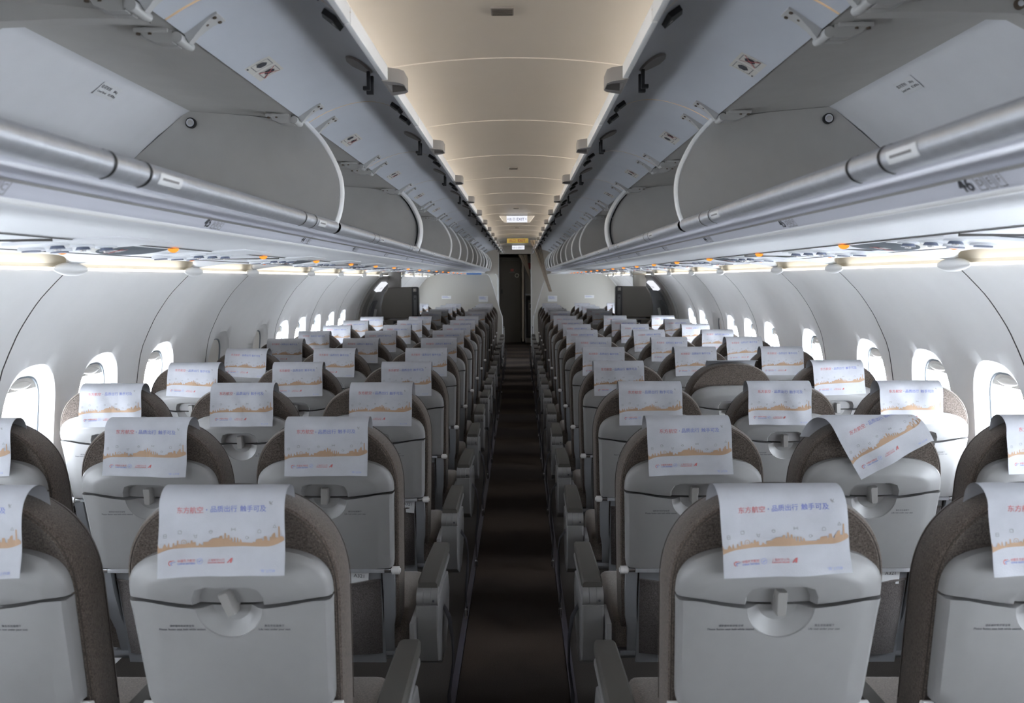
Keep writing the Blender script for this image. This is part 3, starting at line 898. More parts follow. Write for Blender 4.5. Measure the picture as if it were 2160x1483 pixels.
# ------------------------------------------------------------------ seats
RC = .20        # recline slope
LZ = .90        # height of the latch line
def yr(z): return -RC * (z - LZ)
def outline(n=40, hw=.222, top=1.115, z0=.42, hwb=.200, p=2.4, zs=.90):
    pts = []
    for k in range(8): 
        t = k / 8; z = z0 + (zs - z0) * t; pts.append((hwb + (hw - hwb) * t ** .8, z))
    for k in range(n // 2 + 1):
        th = PI / 2 * k / (n // 2)
        pts.append((hw * math.cos(th) ** (2 / p), zs + (top - zs) * math.sin(th) ** (2 / p)))
    return pts + [(-x, z) for x, z in reversed(pts[:-1])]
def arch(x, hw=.222, top=1.115, p=2.4, zs=.90):
    x = min(abs(x), hw * .99)
    return zs + (top - zs) * (1 - (x / hw) ** p) ** (1 / p)
def scaled(pts, sx_, dz, cx=0, czz=.75):
    zmin = min(z for _, z in pts); zmax = max(z for _, z in pts)
    k = (zmax - zmin - 2 * dz) / (zmax - zmin)
    w_ = max(x for x, _ in pts)
    kx = (w_ - sx_) / w_
    return [(cx + (x - cx) * kx, (z - (zmin + zmax) / 2) * k + (zmin + zmax) / 2) for x, z in pts]
def slab(mb, pts, levels, m, caps=(True, True)):
    """levels: list of (inset, y); outline puffed front to back and sheared by the recline"""
    rs = []
    for ins, y in levels:
        q = scaled(pts, ins, ins)
        rs.append([(x, y + yr(z), z) for x, z in q])
    mb.rings(rs, m, caps)
def boolean(mesh_obj, cutter):
    md = mesh_obj.modifiers.new('b', 'BOOLEAN'); md.operation = 'DIFFERENCE'; md.solver = 'EXACT'; md.object = cutter
    bpy.context.view_layer.update()
    dg = bpy.context.evaluated_depsgraph_get()
    me = bpy.data.meshes.new_from_object(mesh_obj.evaluated_get(dg))
    mesh_obj.modifiers.clear()
    old = mesh_obj.data; mesh_obj.data = me; me.name = old.name; bpy.data.meshes.remove(old)
    bpy.data.objects.remove(cutter)
    me.set_sharp_from_angle(angle=math.radians(35))

# shared meshes -----------------------------------------------------------
OUT = outline()
mb = MB()
slab(mb, OUT, [(.030, .012), (.014, .006), (.005, .012), (0, .030), (0, .085), (.006, .105), (.022, .122), (.05, .130)], M['tweed'])
me_back = mb.mesh('backrest', 40)
mb = MB()
pp = scaled(OUT, .010, .010)
mb.tube([(x, .0075 + yr(z), z) for x, z in pp[3:-3]], .0011, M['piping'], 6)
pp = scaled(OUT, -.001, -.001)
mb.tube([(x, .088 + yr(z), z) for x, z in pp[3:-3]], .0011, M['piping'], 6)
me_seam = mb.mesh('piping', 60)

def gapline(x): return .880 + .45 * x * x       # the smile shaped joint between shell and table
# upper shell
pts = []
HW = .206
for k in range(17):
    x = HW - 2 * HW * k / 16; pts.append((x, gapline(x) + .003))
top = []
for k in range(31):
    th = PI * k / 30
    c, s = -math.cos(th), math.sin(th)
    top.append((HW * math.copysign(abs(c) ** .62, c), gapline(HW) + .010 + (1.003 - gapline(HW) - .010) * s ** .75))
pts = pts + top
def shell_rings(pts, levels, m, mb, czz, kx=1.0):
    rs = []
    xm = max(abs(x) for x, _ in pts)
    zmx = max(z for _, z in pts); zmn = min(z for _, z in pts)
    for ins, y, ti in levels:
        rs.append([(x * (xm - ins) / xm, y + yr(z), czz + (z - czz) * ((zmx - czz - ti) / (zmx - czz) if z > czz else 1)) for x, z in pts])
    mb.rings(rs, m)
mb = MB()
shell_rings(pts, [(0, .022, 0), (0, -.010, 0), (.004, -.018, .006), (.012, -.023, .014), (.030, -.026, .034), (.040, -.031, .042), (.052, -.032, .052)], M['shell'], mb, .90)
o1 = mb.obj('tmp1')
cm = MB()
rp = [(-.080, .86), (.080, .86), (.080, .905), (.068, .925), (.045, .932), (-.045, .932), (-.068, .925), (-.080, .905)]
cm.rings([[(x, -.05 + yr(z), z) for x, z in rp], [(x * .80, -.010 + yr(z), .86 + (z - .86) * .86) for x, z in rp]], M['shell'])
boolean(o1, cm.obj('cut', smooth=0)); me_shell = o1.data; me_shell.name = 'upper_shell'; bpy.data.objects.remove(o1)
# tray table
pts = []
for k in range(17):
    x = -HW + 2 * HW * k / 16; pts.append((x, gapline(x) - .003))
pts += [(HW - .001 - .010 * t, gapline(HW) - .003 - (gapline(HW) - .003 - .660) * t) for t in (.1, .25, .4, .55, .7, .85, .96)]
pts += [(.192, .650), (.184, .645), (.0, .645), (-.184, .645), (-.192, .650)]
pts += [(-(HW - .001 - .010 * t), gapline(HW) - .003 - (gapline(HW) - .003 - .660) * t) for t in (.96, .85, .7, .55, .4, .25, .1)]
pts = pts[::-1]
mb = MB()
rs = []
for ins, y, bot in ((0, .015, 0), (0, -.012, 0), (.003, -.020, .001), (.010, -.026, .003), (.035, -.030, .003), (.046, -.0335, .003)):
    rs.append([(x * (HW - ins) / HW, y + yr(z), z + bot if z < .66 else (z - (.002 if y < -.013 else 0) if z > .87 else z)) for x, z in pts])
mb.rings(rs, M['shell'])
o1 = mb.obj('tmp1')
cm = MB()
def ushape(r, zc, yy, top=.93):
    q = [(r * math.cos(t), zc + r * math.sin(t) * 1.0) for t in [PI + PI * k / 18 for k in range(19)]]
    q = q + [(r, top), (-r, top)]
    return [(x, yy + yr(z), z) for x, z in q]
cm.rings([ushape(.078, .880, -.06), ushape(.066, .880, -.030), ushape(.046, .882, -.014), ushape(.040, .883, -.010)], M['shell'])
boolean(o1, cm.obj('cut', smooth=0))
mb = MB()
md = o1.data
mb.add([v.co.copy() for v in md.vertices], [tuple(p.vertices) for p in md.polygons], M['shell'])
def tf(u, v): return (u, -.0343 + yr(v), v)
def add_tray_text(mb):
    put_text(mb, '请就座时系好安全带', M['ink'], tf, -.098, .8385, width=.050, bold=.01)
    put_text(mb, 'Please fasten seat belt while seated', M['ink'], tf, -.098, .8305, width=.094, bold=.015)
    put_text(mb, '救生衣在座椅下', M['ink'], tf, .090, .8385, width=.040, bold=.01)
    put_text(mb, 'Life vest under your seat', M['ink'], tf, .090, .8305, width=.064, bold=.015)
add_tray_text(mb)
me_tray = mb.mesh('tray_table', 30); bpy.data.objects.remove(o1)
# latch
mb = MB()
rp = [(-.008, .864), (.008, .864), (.0100, .868), (.0115, .910), (.009, .914), (-.009, .914), (-.0115, .910), (-.0100, .868)]
mb.rings([[(x, .0 + yr(.88), z - .885) for x, z in rp], [(x, -.034 + yr(.88), z - .885) for x, z in rp], [(x * .8, -.038 + yr(.88), (z - .885) * .94) for x, z in rp]], M['shell2'])
mb.cyl((0, -.004, .014), (0, 1, 0), .012, .03, M['shell2'], 16)
me_latch = mb.mesh('latch', 35)
# hinge bar with knobs, table arms
mb = MB()
mb.box(-.165, .165, -.020 + yr(.636), .0 + yr(.636), .629, .642, M['alu'], bev=.002)
for s_ in (-1, 1):
    mb.cyl((s_ * .176, -.010 + yr(.636), .636), (1, 0, 0), .009, .020, M['steel'], 12)
me_bar = mb.mesh('hinge_bar', 35)
mb = MB(); mb.cyl((0, 0, 0), (1, 0, 0), .0125, .022, M['knob'], 16); mb.cyl((0, 0, 0), (1, 0, 0), .007, .030, M['knob'], 12)
me_knob = mb.mesh('pivot_knob', 35)
def arm_mesh(s_):
    mb = MB()
    rs = []
    for z, x, w_, y in ((.632, .176, .018, -.016), (.56, .176, .018, -.014), (.47, .172, .018, -.006), (.42, .164, .017, .002), (.335, .162, .017, .010), (.325, .162, .010, .014)):
        yy = yr(z) + y
        rs.append([(s_ * (x - w_), yy, z), (s_ * (x + w_), yy, z), (s_ * (x + w_), yy + .022, z), (s_ * (x - w_), yy + .022, z)])
    mb.rings(rs, M['frame'])
    return mb.mesh('table_arm', 30)
me_arm = {s_: arm_mesh(s_) for s_ in (-1, 1)}
# lower back panel + pocket
mb = MB()
mb.box(-.150, .150, .000, .012, .30, .645, M['frame'])
for v in range(len(mb.v)): mb.v[v] = Vector((mb.v[v].x, mb.v[v].y + yr(mb.v[v].z), mb.v[v].z))
me_low = mb.mesh('lower_back_panel', 30)
mb = MB()
rows = []
for i in range(15):
    t = i / 14; z = .335 + .255 * t
    row = []
    for k in range(25):
        u = k / 12 - 1
        x = .150 * u * (1 - .06 * (1 - t))
        bul = .030 * (1 - abs(u) ** 3) * (max(.45, math.sin(PI * min(1, t * .9 + .12)) ** .6)) + .003 * math.sin(9 * u + 3 * t) * (1 - abs(u))
        row.append((x, -.001 - bul + yr(z), z - .008 * math.cos(u * 3) * t))
    rows.append(row)
mb.grid(rows, M['pocket'])
mb.tube([rows[-1][k] for k in range(25)], .004, M['pocket'], 6)
me_pocket = mb.mesh('literature_pocket', 60)
# cushion
bm = bmesh.new(); bmesh.ops.create_cube(bm, size=1)
for v in bm.verts: v.co = Vector((v.co.x * .45, .335 + v.co.y * .44, .395 + v.co.z * .11))
bmesh.ops.bevel(bm, geom=bm.edges[:], offset=.035, segments=4, affect='EDGES', profile=.6)
mb = MB().bm(bm, M['tweed2']); me_cush = mb.mesh('seat_cushion', 60)
# frame and legs
mb = MB()
for y in (.16, .46): mb.tube([(-.254, y, .315), (.254, y, .315)], .018, M['frame'], 12)
mb.box(-.20, .20, .12, .50, .325, .338, M['frame'])
mb.box(.225, .252, .02, .30, .29, .36, M['frame'], bev=.006)
me_frame = mb.mesh('seat_frame', 35)
def leg_mesh(y0, y1):
    mb = MB(); mb.tube([(0, y0, .33), (0, y1, .04)], [.017, .014], M['alu'], 12); mb.box(-.025, .025, y1 - .04, y1 + .04, 0, .03, M['frame'], bev=.006)
    return mb.mesh('leg', 35)
me_leg = [leg_mesh(.18, .12), leg_mesh(.44, .50)]
# aisle armrest
mb = MB()
pl = [(.045, .602, .030), (.060, .607, .032), (.25, .606, .031), (.44, .600, .029), (.470, .590, .024)]
rs = [[(-w_, y, z - .030), (w_, y, z - .030), (w_, y, z - .006), (w_ * .82, y, z), (-w_ * .82, y, z), (-w_, y, z - .006)] for y, z, w_ in pl]
mb.rings(rs, M['pad']); me_pad = mb.mesh('armrest_pad', 40)
mb = MB(); mb.box(-.0335, .0335, .045, .40, .553, .575, M['arm'], bev=.006)
for x0, x1 in ((-.033, -.012), (-.011, .011), (.012, .033)):
    mb.cyl(((x0 + x1) / 2, .050, .555), (1, 0, 0), .030, x1 - x0, M['arm'], 22)
mb.cyl((.020, .0205, .552), (0, 1, 0), .004, .003, M['ink'], 10)
me_ahinge = mb.mesh('armrest_hinge', 35)
mb = MB()
side = [(.020, .535), (.022, .44), (.050, .345), (.13, .300), (.24, .300), (.34, .36), (.38, .46), (.34, .53), (.20, .55)]
for (xx, k) in ((None, None),):
    rs = []
    for x, e in ((-.034, .012), (-.030, 0), (.030, 0), (.034, .012)):
        rs.append([(x, y + (.19 - y) * e * 2, z + (.44 - z) * e * 2) for y, z in side])
    mb.rings(rs, M['arm'])
me_aside = mb.mesh('side_panel', 30)
mb = MB(); mb.box(-.003, .012, -.03, .12, .33, .50, M['arm'], bev=.003); mb.cyl((-.004, -.012, .44), (1, 0, 0), .003, .004, M['ink'], 8)
me_brkt = mb.mesh('side_bracket', 30)
# slim middle armrest
mb = MB(); rs = [[(-w_, y, z - .026), (w_, y, z - .026), (w_, y, z - .006), (w_ * .8, y, z), (-w_ * .8, y, z), (-w_, y, z - .006)] for y, z, w_ in [(.03, .600, .022), (.05, .606, .024), (.42, .600, .022), (.45, .59, .017)]]
mb.rings(rs, M['pad']); me_mpad = mb.mesh('armrest_pad', 40)
mb = MB(); rs = [[(x, y + .02, z) for y, z in ((.0, .56), (.01, .46), (.05, .40), (.10, .38), (.14, .42), (.13, .55), (.3, .575), (.02, .578))] for x in (-.020, .020)]
mb.rings(rs, M['arm']); me_mside = mb.mesh('armrest_support', 30)
# belt hanging at the aisle side
def belt_mesh(v):
    mb = MB()
    random.seed(20 + v)
    ph = random.random() * 3
    path = [(.0, .20, .44), (.026, .17, .455), (.052, .13, .43), (.062, .11, .37), (.058 + .01 * math.sin(ph), .10, .28), (.050, .09 + .02 * v, .18), (.054, .08 + .02 * v, .075 + .03 * v)]
    rows = []
    for i in range(len(path) - 1):
        for k in range(4):
            t = k / 4; rows.append(tuple(path[i][d] * (1 - t) + path[i + 1][d] * t for d in range(3)))
    rows.append(path[-1])
    L = [[(p[0] + .003 * math.sin(i * .5 + ph), p[1] - .022, p[2]), (p[0] + .005, p[1], p[2] - .002), (p[0] - .002, p[1] + .022, p[2])] for i, p in enumerate(rows)]
    mb.grid(L, M['belt']); mb.grid([[(a + .0025, b, c) for a, b, c in r] for r in L], M['belt'])
    p = path[-1]
    mb.box(p[0] - .004, p[0] + .006, p[1] - .026, p[1] + .026, p[2] - .05, p[2] - .005, M['steel'], bev=.003)
    mb.box(p[0] - .006, p[0] + .008, p[1] - .014, p[1] + .014, p[2] - .042, p[2] - .018, M['black'])
    return mb.mesh('seat_belt', 50)
me_belt = [belt_mesh(v) for v in range(3)]
random.seed(11)

def part(name, me, parent, loc=None, rot=None):
    o = bpy.data.objects.new(name, me); C.objects.link(o); o.parent = parent
    if loc: o.location = loc
    if rot: o.rotation_euler = rot
    return o
def aisle_armrest(rt, x):
    a = part('armrest', me_ahinge, rt, (x, .015, -.012))
    part('armrest_pad', me_pad, a); part('side_panel', me_aside, a); part('side_bracket', me_brkt, a, (-.045 if x > 0 else .040, 0, 0))
def seat(X, Y, side, col, row, lat=0.0, latch_rot=0.0, simple=False):
    rt = empty('passenger_seat', (X, Y, 0), lat)
    b = part('backrest', me_back, rt); part('piping', me_seam, b)
    part('upper_shell', me_shell, rt)
    t = part('tray_table', me_tray, rt)
    part('latch', me_latch, t, (0, 0, .885), (0, latch_rot, 0))
    part('hinge_bar', me_bar, t)
    for s_ in (-1, 1):
        part('pivot_knob', me_knob, t, (s_ * .200, -.012 + yr(.636), .636))
        part('table_arm', me_arm[s_], rt)
    part('lower_back_panel', me_low, rt); part('literature_pocket', me_pocket, rt)
    part('seat_cushion', me_cush, rt); part('seat_frame', me_frame, rt)
    if col != 'middle':
        for k in (0, 1): part('leg', me_leg[k], rt, ((-.10 if col == 'aisle' else .10) * side * -1, 0, 0))
    # armrests: aisle side wide, one slim on the window side
    if col == 'aisle':
        aisle_armrest(rt, -side * .296)
        bl = part('seat_belt', me_belt[row % 3], rt, (-side * .298, .05, 0))
        if side > 0: bl.scale = (-1, 1, 1)
    m = part('middle_armrest', me_mside, rt, (side * (.262 if col != 'window' else .225), 0, 0)); part('armrest_pad', me_mpad, m)
    rowt = 'nearest row' if row == 0 else '%s row from camera' % NTH[row]
    if row >= 10: rowt = ('first' if row == 10 else NTH[row - 10]) + ' row beyond crew seats'
    tag(rt, 'brown tweed %s seat %s of the aisle, %s' % (col, SIDE[side], rowt), 'seat', 'passenger seats in rows %s of the aisle' % SIDE[side])
    return rt

# ------------------------------------------------------------------ headrest covers
R_ = .042
def drape(a, b, e=0.0, wob=0.0, lift=0.0):
    """a sideways, b length from the crest (positive = rear side), e off the surface"""
    x = a
    zt = arch(.055) + .016 - .45 * max(0, abs(a) - .150)
    r = R_ + e
    y0 = yr(zt - .01) - .007
    yc, zc = y0 + R_, zt - R_
    q = PI / 2 * R_
    if abs(b) <= q:
        th = b / R_
        return (x, yc - r * math.sin(th) + wob, zc + r * math.cos(th))
    L = abs(b) - q
    if b > 0:
        return (x, yc - r - .085 * L - .05 * L * L / .12 + wob - lift * L, zc - L)
    return (x, yc + r + .165 * L + wob, zc - L)
SKY = [(25, 880), (45, 935), (95, 940), (110, 905), (128, 875), (150, 905), (168, 935), (180, 880), (192, 860), (206, 930), (243, 930), (250, 870), (268, 870), (276, 905), (310, 905), (312, 835), (333, 835), (336, 890), (378, 892), (455, 890), (470, 880), (490, 868), (515, 890), (526, 840), (550, 835), (556, 870), (600, 860), (606, 920), (640, 920), (660, 878), (690, 905), (715, 915), (720, 865), (800, 860), (815, 840), (840, 830), (860, 815), (920, 810), (955, 815), (975, 780), (1005, 785), (1012, 830), (1034, 830), (1038, 745), (1062, 745), (1066, 820), (1086, 820), (1090, 778), (1116, 778), (1121, 845), (1140, 845), (1142, 815), (1160, 820), (1166, 880), (1184, 880), (1188, 815), (1210, 815), (1212, 890), (1232, 890), (1236, 820), (1252, 822), (1258, 885), (1276, 885), (1281, 840), (1300, 850), (1312, 890), (1480, 895), (1500, 875), (1530, 882), (1546, 840), (1580, 830), (1642, 825), (1650, 855), (1666, 855), (1672, 790), (1712, 790), (1726, 855), (1755, 865), (1760, 810), (1786, 800), (1796, 770), (1822, 745), (1842, 745), (1846, 815), (1886, 820), (1889, 650), (1912, 650), (1916, 800), (1950, 805), (1975, 835)]
def skybot(x):
    if x < 300: t = (x - 25) / 275; return 1022 - 67 * (1 - (1 - t) ** 2)
    if x < 1700: return 955 - 5 * min(1, (x - 300) / 300)
    t = (x - 1700) / 280; return 950 - 82 * t * t
PXM = 1 / 7904.0
def sk(px, py):  # crop pixels to sheet coordinates (u, b)
    return ((px - 1005) * PXM, (py - 15) * PXM * 1.0 + .016)
def cover_mesh(seed, ang=0.0, cxo=0.0, cyo=0.0, dzb=0.0, front=.10, length=.190, lift=0.0):
    rnd = random.Random(seed)
    ph = [rnd.random() * 6 for _ in range(6)]
    ca, sa = math.cos(ang), math.sin(ang)
    def fn(u, b, e=0.0):
        du, db = u, b - .11
        a = du * ca - db * sa * -1 if False else du * ca + db * sa
        bb = -du * sa + db * ca + .11
        a += cxo; bb += cyo
        wob = .0022 * math.sin(ph[0] + u * 31 + b * 17) + .0016 * math.sin(ph[1] + u * 57 - b * 23) + .0011 * math.sin(ph[2] + b * 60 + u * 12)
        wob *= min(1, max(0, (b + .02)) / .09) * 1.2
        curl = -.006 * max(0, (b - .12) / .075) ** 2 * (1 + math.sin(ph[3] + u * 14)) * .6
        return drape(a, bb, e, min(0, wob - .0022) + curl, lift)
    mb = MB()
    NU, NB = 26, 44
    us = [-.124 + .248 * k / NU for k in range(NU + 1)]
    bs = [-front + (length + front) * k / NB for k in range(NB + 1)]
    mb.grid([[fn(u, b) for u in us] for b in bs], M['paper'])
    mb.grid([[fn(u, b, -.0006) for u in us] for b in bs][::-1], M['paper'])
    E = .0008
    ET = .0004
    P = lambda px, py: fn(*sk(px, py), E)
    # slogan
    tx = lambda u, v: fn(u, .0665 - v, ET)
    def cjk(s, x0, x1, mat):
        put_text(mb, s, mat, tx, ((x0 + x1) / 2 - 1005) * PXM, 0, width=(x1 - x0) * PXM, bold=.006)
    cjk('东方航空', 312, 722, M['red']); cjk('品质出行', 830, 1240, M['blue']); cjk('触手可及', 1290, 1700, M['blue'])
    mb.add([P(766, 368), P(784, 368), P(784, 386), P(766, 386)], [(0, 1, 2, 3)], M['blue'])
    # skyline
    xs_ = sorted(set([p[0] for p in SKY] + [25 + 1950 * k / 40 for k in range(41)]))
    def topy(x):
        for (x0, y0), (x1, y1) in zip(SKY, SKY[1:]):
            if x0 <= x <= x1: return y0 + (y1 - y0) * (x - x0) / max(1e-6, x1 - x0)
        return SKY[-1][1]
    for a_, b_ in zip(xs_, xs_[1:]):
        mb.add([P(a_, skybot(a_)), P(b_, skybot(b_)), P(b_, topy(b_)), P(a_, topy(a_))], [(0, 1, 2, 3)], M['gold'])
    def ring(cx_, cy_, r, wd_, mat, n=16, a0=0, a1=2 * PI):
        for k in range(n):
            t0, t1 = a0 + (a1 - a0) * k / n, a0 + (a1 - a0) * (k + 1) / n
            mb.add([P(cx_ + (r + d) * math.cos(t), cy_ + (r + d) * math.sin(t)) for t, d in ((t0, 0), (t1, 0), (t1, wd_), (t0, wd_))], [(0, 1, 2, 3)], mat)
    def stroke(pts_, wd_, mat):
        for (x0, y0), (x1, y1) in zip(pts_, pts_[1:]):
            l = math.hypot(x1 - x0, y1 - y0) or 1; nx, ny = -(y1 - y0) / l * wd_ / 2, (x1 - x0) / l * wd_ / 2
            mb.add([P(x0 + nx, y0 + ny), P(x1 + nx, y1 + ny), P(x1 - nx, y1 - ny), P(x0 - nx, y0 - ny)], [(0, 1, 2, 3)], mat)
    ring(417, 868, 34, 9, M['gold']); ring(417, 868, 8, 5, M['gold'], 8)
    # little line icons
    G = M['grey']
    stroke([(105, 740), (150, 740), (150, 790), (105, 790), (105, 740)], 7, G); stroke([(105, 765), (150, 765)], 7, G)
    stroke([(328, 690), (380, 690), (380, 735), (328, 735), (328, 690)], 7, G); stroke([(352, 680), (385, 720)], 6, G)
    stroke([(575, 745), (590, 795), (615, 795), (625, 745)], 7, G); stroke([(578, 770), (620, 760)], 6, G)
    ring(835, 715, 20, 7, G, 10); stroke([(805, 708), (865, 708)], 6, G)
    stroke([(1150, 670), (1150, 715)], 9, G); stroke([(1208, 670), (1208, 715)], 9, G); stroke([(1150, 692), (1208, 692)], 6, G); stroke([(1168, 678), (1168, 706)], 6, G); stroke([(1190, 678), (1190, 706)], 6, G)
    ring(1395, 818, 18, 7, G, 10); stroke([(1415, 805), (1430, 818), (1415, 830)], 6, G)
    stroke([(1575, 740), (1575, 705), (1600, 685), (1625, 705), (1625, 740), (1575, 740)], 7, G)
    stroke([(1810, 665), (1835, 620), (1860, 665), (1810, 665)], 7, G)
    stroke([(1740, 275), (1790, 325)], 10, G); stroke([(1740, 300), (1775, 300), (1795, 275)], 8, G); stroke([(1755, 270), (1762, 335)], 8, G)
    # airline marks
    ring(225, 1172, 28, 12, M['red'], 12, PI * .55, PI * 1.55); stroke([(215, 1150), (250, 1138), (272, 1140)], 9, M['red'])
    ring(245, 1182, 16, 9, M['blue'], 10, PI * .5, PI * 1.5); stroke([(240, 1170), (290, 1158)], 7, M['blue'])
    t2 = lambda cy_: (lambda u, v: fn(u, (cy_ - 15) * PXM + .016 - v, ET))
    put_text(mb, '中国东方航空', M['red'], t2(1168), (450 - 1005) * PXM, 0, width=265 * PXM, bold=.01)
    put_text(mb, 'CHINA EASTERN', M['blue'], t2(1206), (450 - 1005) * PXM, 0, width=265 * PXM, bold=.03)
    ring(657, 1162, 38, 7, M['lblue'], 18); stroke([(635, 1172), (660, 1158), (682, 1150)], 12, M['lblue']); stroke([(650, 1180), (668, 1150)], 9, M['lblue'])
    put_text(mb, '上海航空公司', M['red'], t2(1168), (910 - 1005) * PXM, 0, width=260 * PXM)
    put_text(mb, 'SHANGHAI AIRLINES', M['red'], t2(1200), (910 - 1005) * PXM, 0, width=265 * PXM, bold=.03)
    for tri in ([(1075, 1195), (1135, 1130), (1168, 1122), (1150, 1195), (1120, 1195), (1130, 1160), (1100, 1195)],):
        for t3 in ((0, 1, 6), (1, 5, 6), (1, 2, 5), (2, 4, 5), (2, 3, 4)):
            mb.add([P(*tri[k]) for k in t3], [(0, 1, 2)], M['red'])
    put_text(mb, '“购”上行动', M['lblue'], t2(1332), (1722 - 1005) * PXM, 0, width=235 * PXM, bold=.01)
    return mb.mesh('headrest_cover', 60)
cov = [cover_mesh(100 + k, ang=[.0, .012, -.012, .02, -.02, .006][k]) for k in range(6)]
cov_tilt_l = cover_mesh(200, ang=.05)
cov_tilt_r = cover_mesh(201, ang=-.05)
cov_skew = cover_mesh(210, ang=.47, cyo=-.035, cxo=.012, front=.12, lift=.05)
cov_front = cover_mesh(211, ang=.0, cyo=-.183, front=.02)
cov_slip = cover_mesh(212, ang=-.10, cyo=-.03)

def cover(X, Y, side, col, row, me, dx=0.0, rz=0.0, extra=''):
    o = bpy.data.objects.new('headrest_cover', me); C.objects.link(o)
    o.location = (X + dx, Y, 0); o.rotation_euler = (0, 0, rz)
    rowt = 'nearest row' if row == 0 else '%s row from camera' % NTH[row]
    if row >= 10: rowt = ('first' if row == 10 else NTH[row - 10]) + ' row beyond crew seats'
    tag(o, '%swhite paper cover on %s headrest %s of aisle, %s' % (extra, col, SIDE[side], rowt), 'headrest cover', 'paper headrest covers %s of the aisle' % SIDE[side])

COLS = (('aisle', .555), ('middle', 1.09), ('window', 1.615))
DX = {(0, -1, 'aisle'): .003, (0, 1, 'aisle'): -.006, (1, -1, 'aisle'): .016, (1, -1, 'middle'): .014, (1, 1, 'aisle'): -.022, (2, -1, 'middle'): .022,
      (2, 1, 'aisle'): -.006, (2, -1, 'window'): .026, (2, 1, 'window'): -.045, (2, 1, 'middle'): -.034, (2, -1, 'aisle'): .038}
for r, Y in enumerate(ROWS):
    for side in (-1, 1):
        for col, x in COLS:
            if r == 10 and col == 'window': continue
            lr = random.uniform(-.06, .06)
            if (r, side, col) == (0, -1, 'aisle'): lr = .38
            rz = random.uniform(-.015, .015)
            seat(side * x, Y, side, col, r, rz, -lr)
            me = cov[random.randrange(6)]; dx = DX.get((r, side, col), -side * .022 + random.uniform(-.010, .010)); ex = ''
            if (r, side, col) == (1, 1, 'middle'): me, dx, ex = cov_skew, 0, 'skewed '
            elif (r, side, col) == (3, 1, 'middle'): me, dx, ex = cov_front, 0, 'slid forward '
            elif (r, side, col) == (0, 1, 'aisle'): me = cov_tilt_l
            elif (r, side, col) in ((3, 1, 'window'), (5, 1, 'window'), (6, 1, 'middle')): me, ex = cov_tilt_l, 'tilted '
            elif (r, side, col) in ((4, -1, 'window'), (3, -1, 'window'), (10, -1, 'middle')): me, ex = cov_tilt_r, 'tilted '
            elif (r, side, col) == (9, -1, 'middle'): me, ex = cov_slip, 'slipped '
            cover(side * x, Y, side, col, r, me, dx, rz, ex)
# a row of taller seats beyond the partition
for side in (-1, 1):
    rt = empty('forward_seat', (side * .64, 15.35, 0))
    b = part('backrest', me_back, rt); b.scale = (1.15, 1.2, 1.05); part('seat_cushion', me_cush, rt); part('seat_frame', me_frame, rt)
    a = part('armrest', me_ahinge, rt, (-side * .34, 0, 0)); part('armrest_pad', me_pad, a); part('side_panel', me_aside, a)
    for k_ in (0, 1): part('leg', me_leg[k_], rt, (0, 0, 0))
    tag(rt, 'tan seat edge just visible past the %s partition at far end' % SIDE[side], 'seat', 'seats beyond the partitions')

# safety cards in pockets
for (r, side, x, dx) in ((1, -1, .555, .03), (2, -1, .555, .07), (1, 1, 1.09, .05)):
    mb = MB()
    for yy in (0, .002):
        mb.add([(-.075, yy, .045), (.075, yy, .045), (.075, yy, .10), (-.075, yy, .10)], [(0, 1, 2, 3)], M['label'])
    put_text(mb, 'A321', M['ink'], lambda u, v: (u, -.0008, v), .045, .078, height=.012)
    mb.box(-.075, .0, -.0008, 0, .070, .073, M['lblue'])
    o = mb.obj('safety_card', smooth=0)
    o.location = (side * x + dx, ROWS[r] + yr(.53) - .008, .537); o.rotation_euler = (.197, .10 if side < 0 else -.03, 0)
    tag(o, 'white safety card in the pocket of the %s seat, %s row, %s side' % ('aisle' if x < 1 else 'middle', NTH[r], SIDE[side]), 'safety card', 'safety cards in seat pockets')

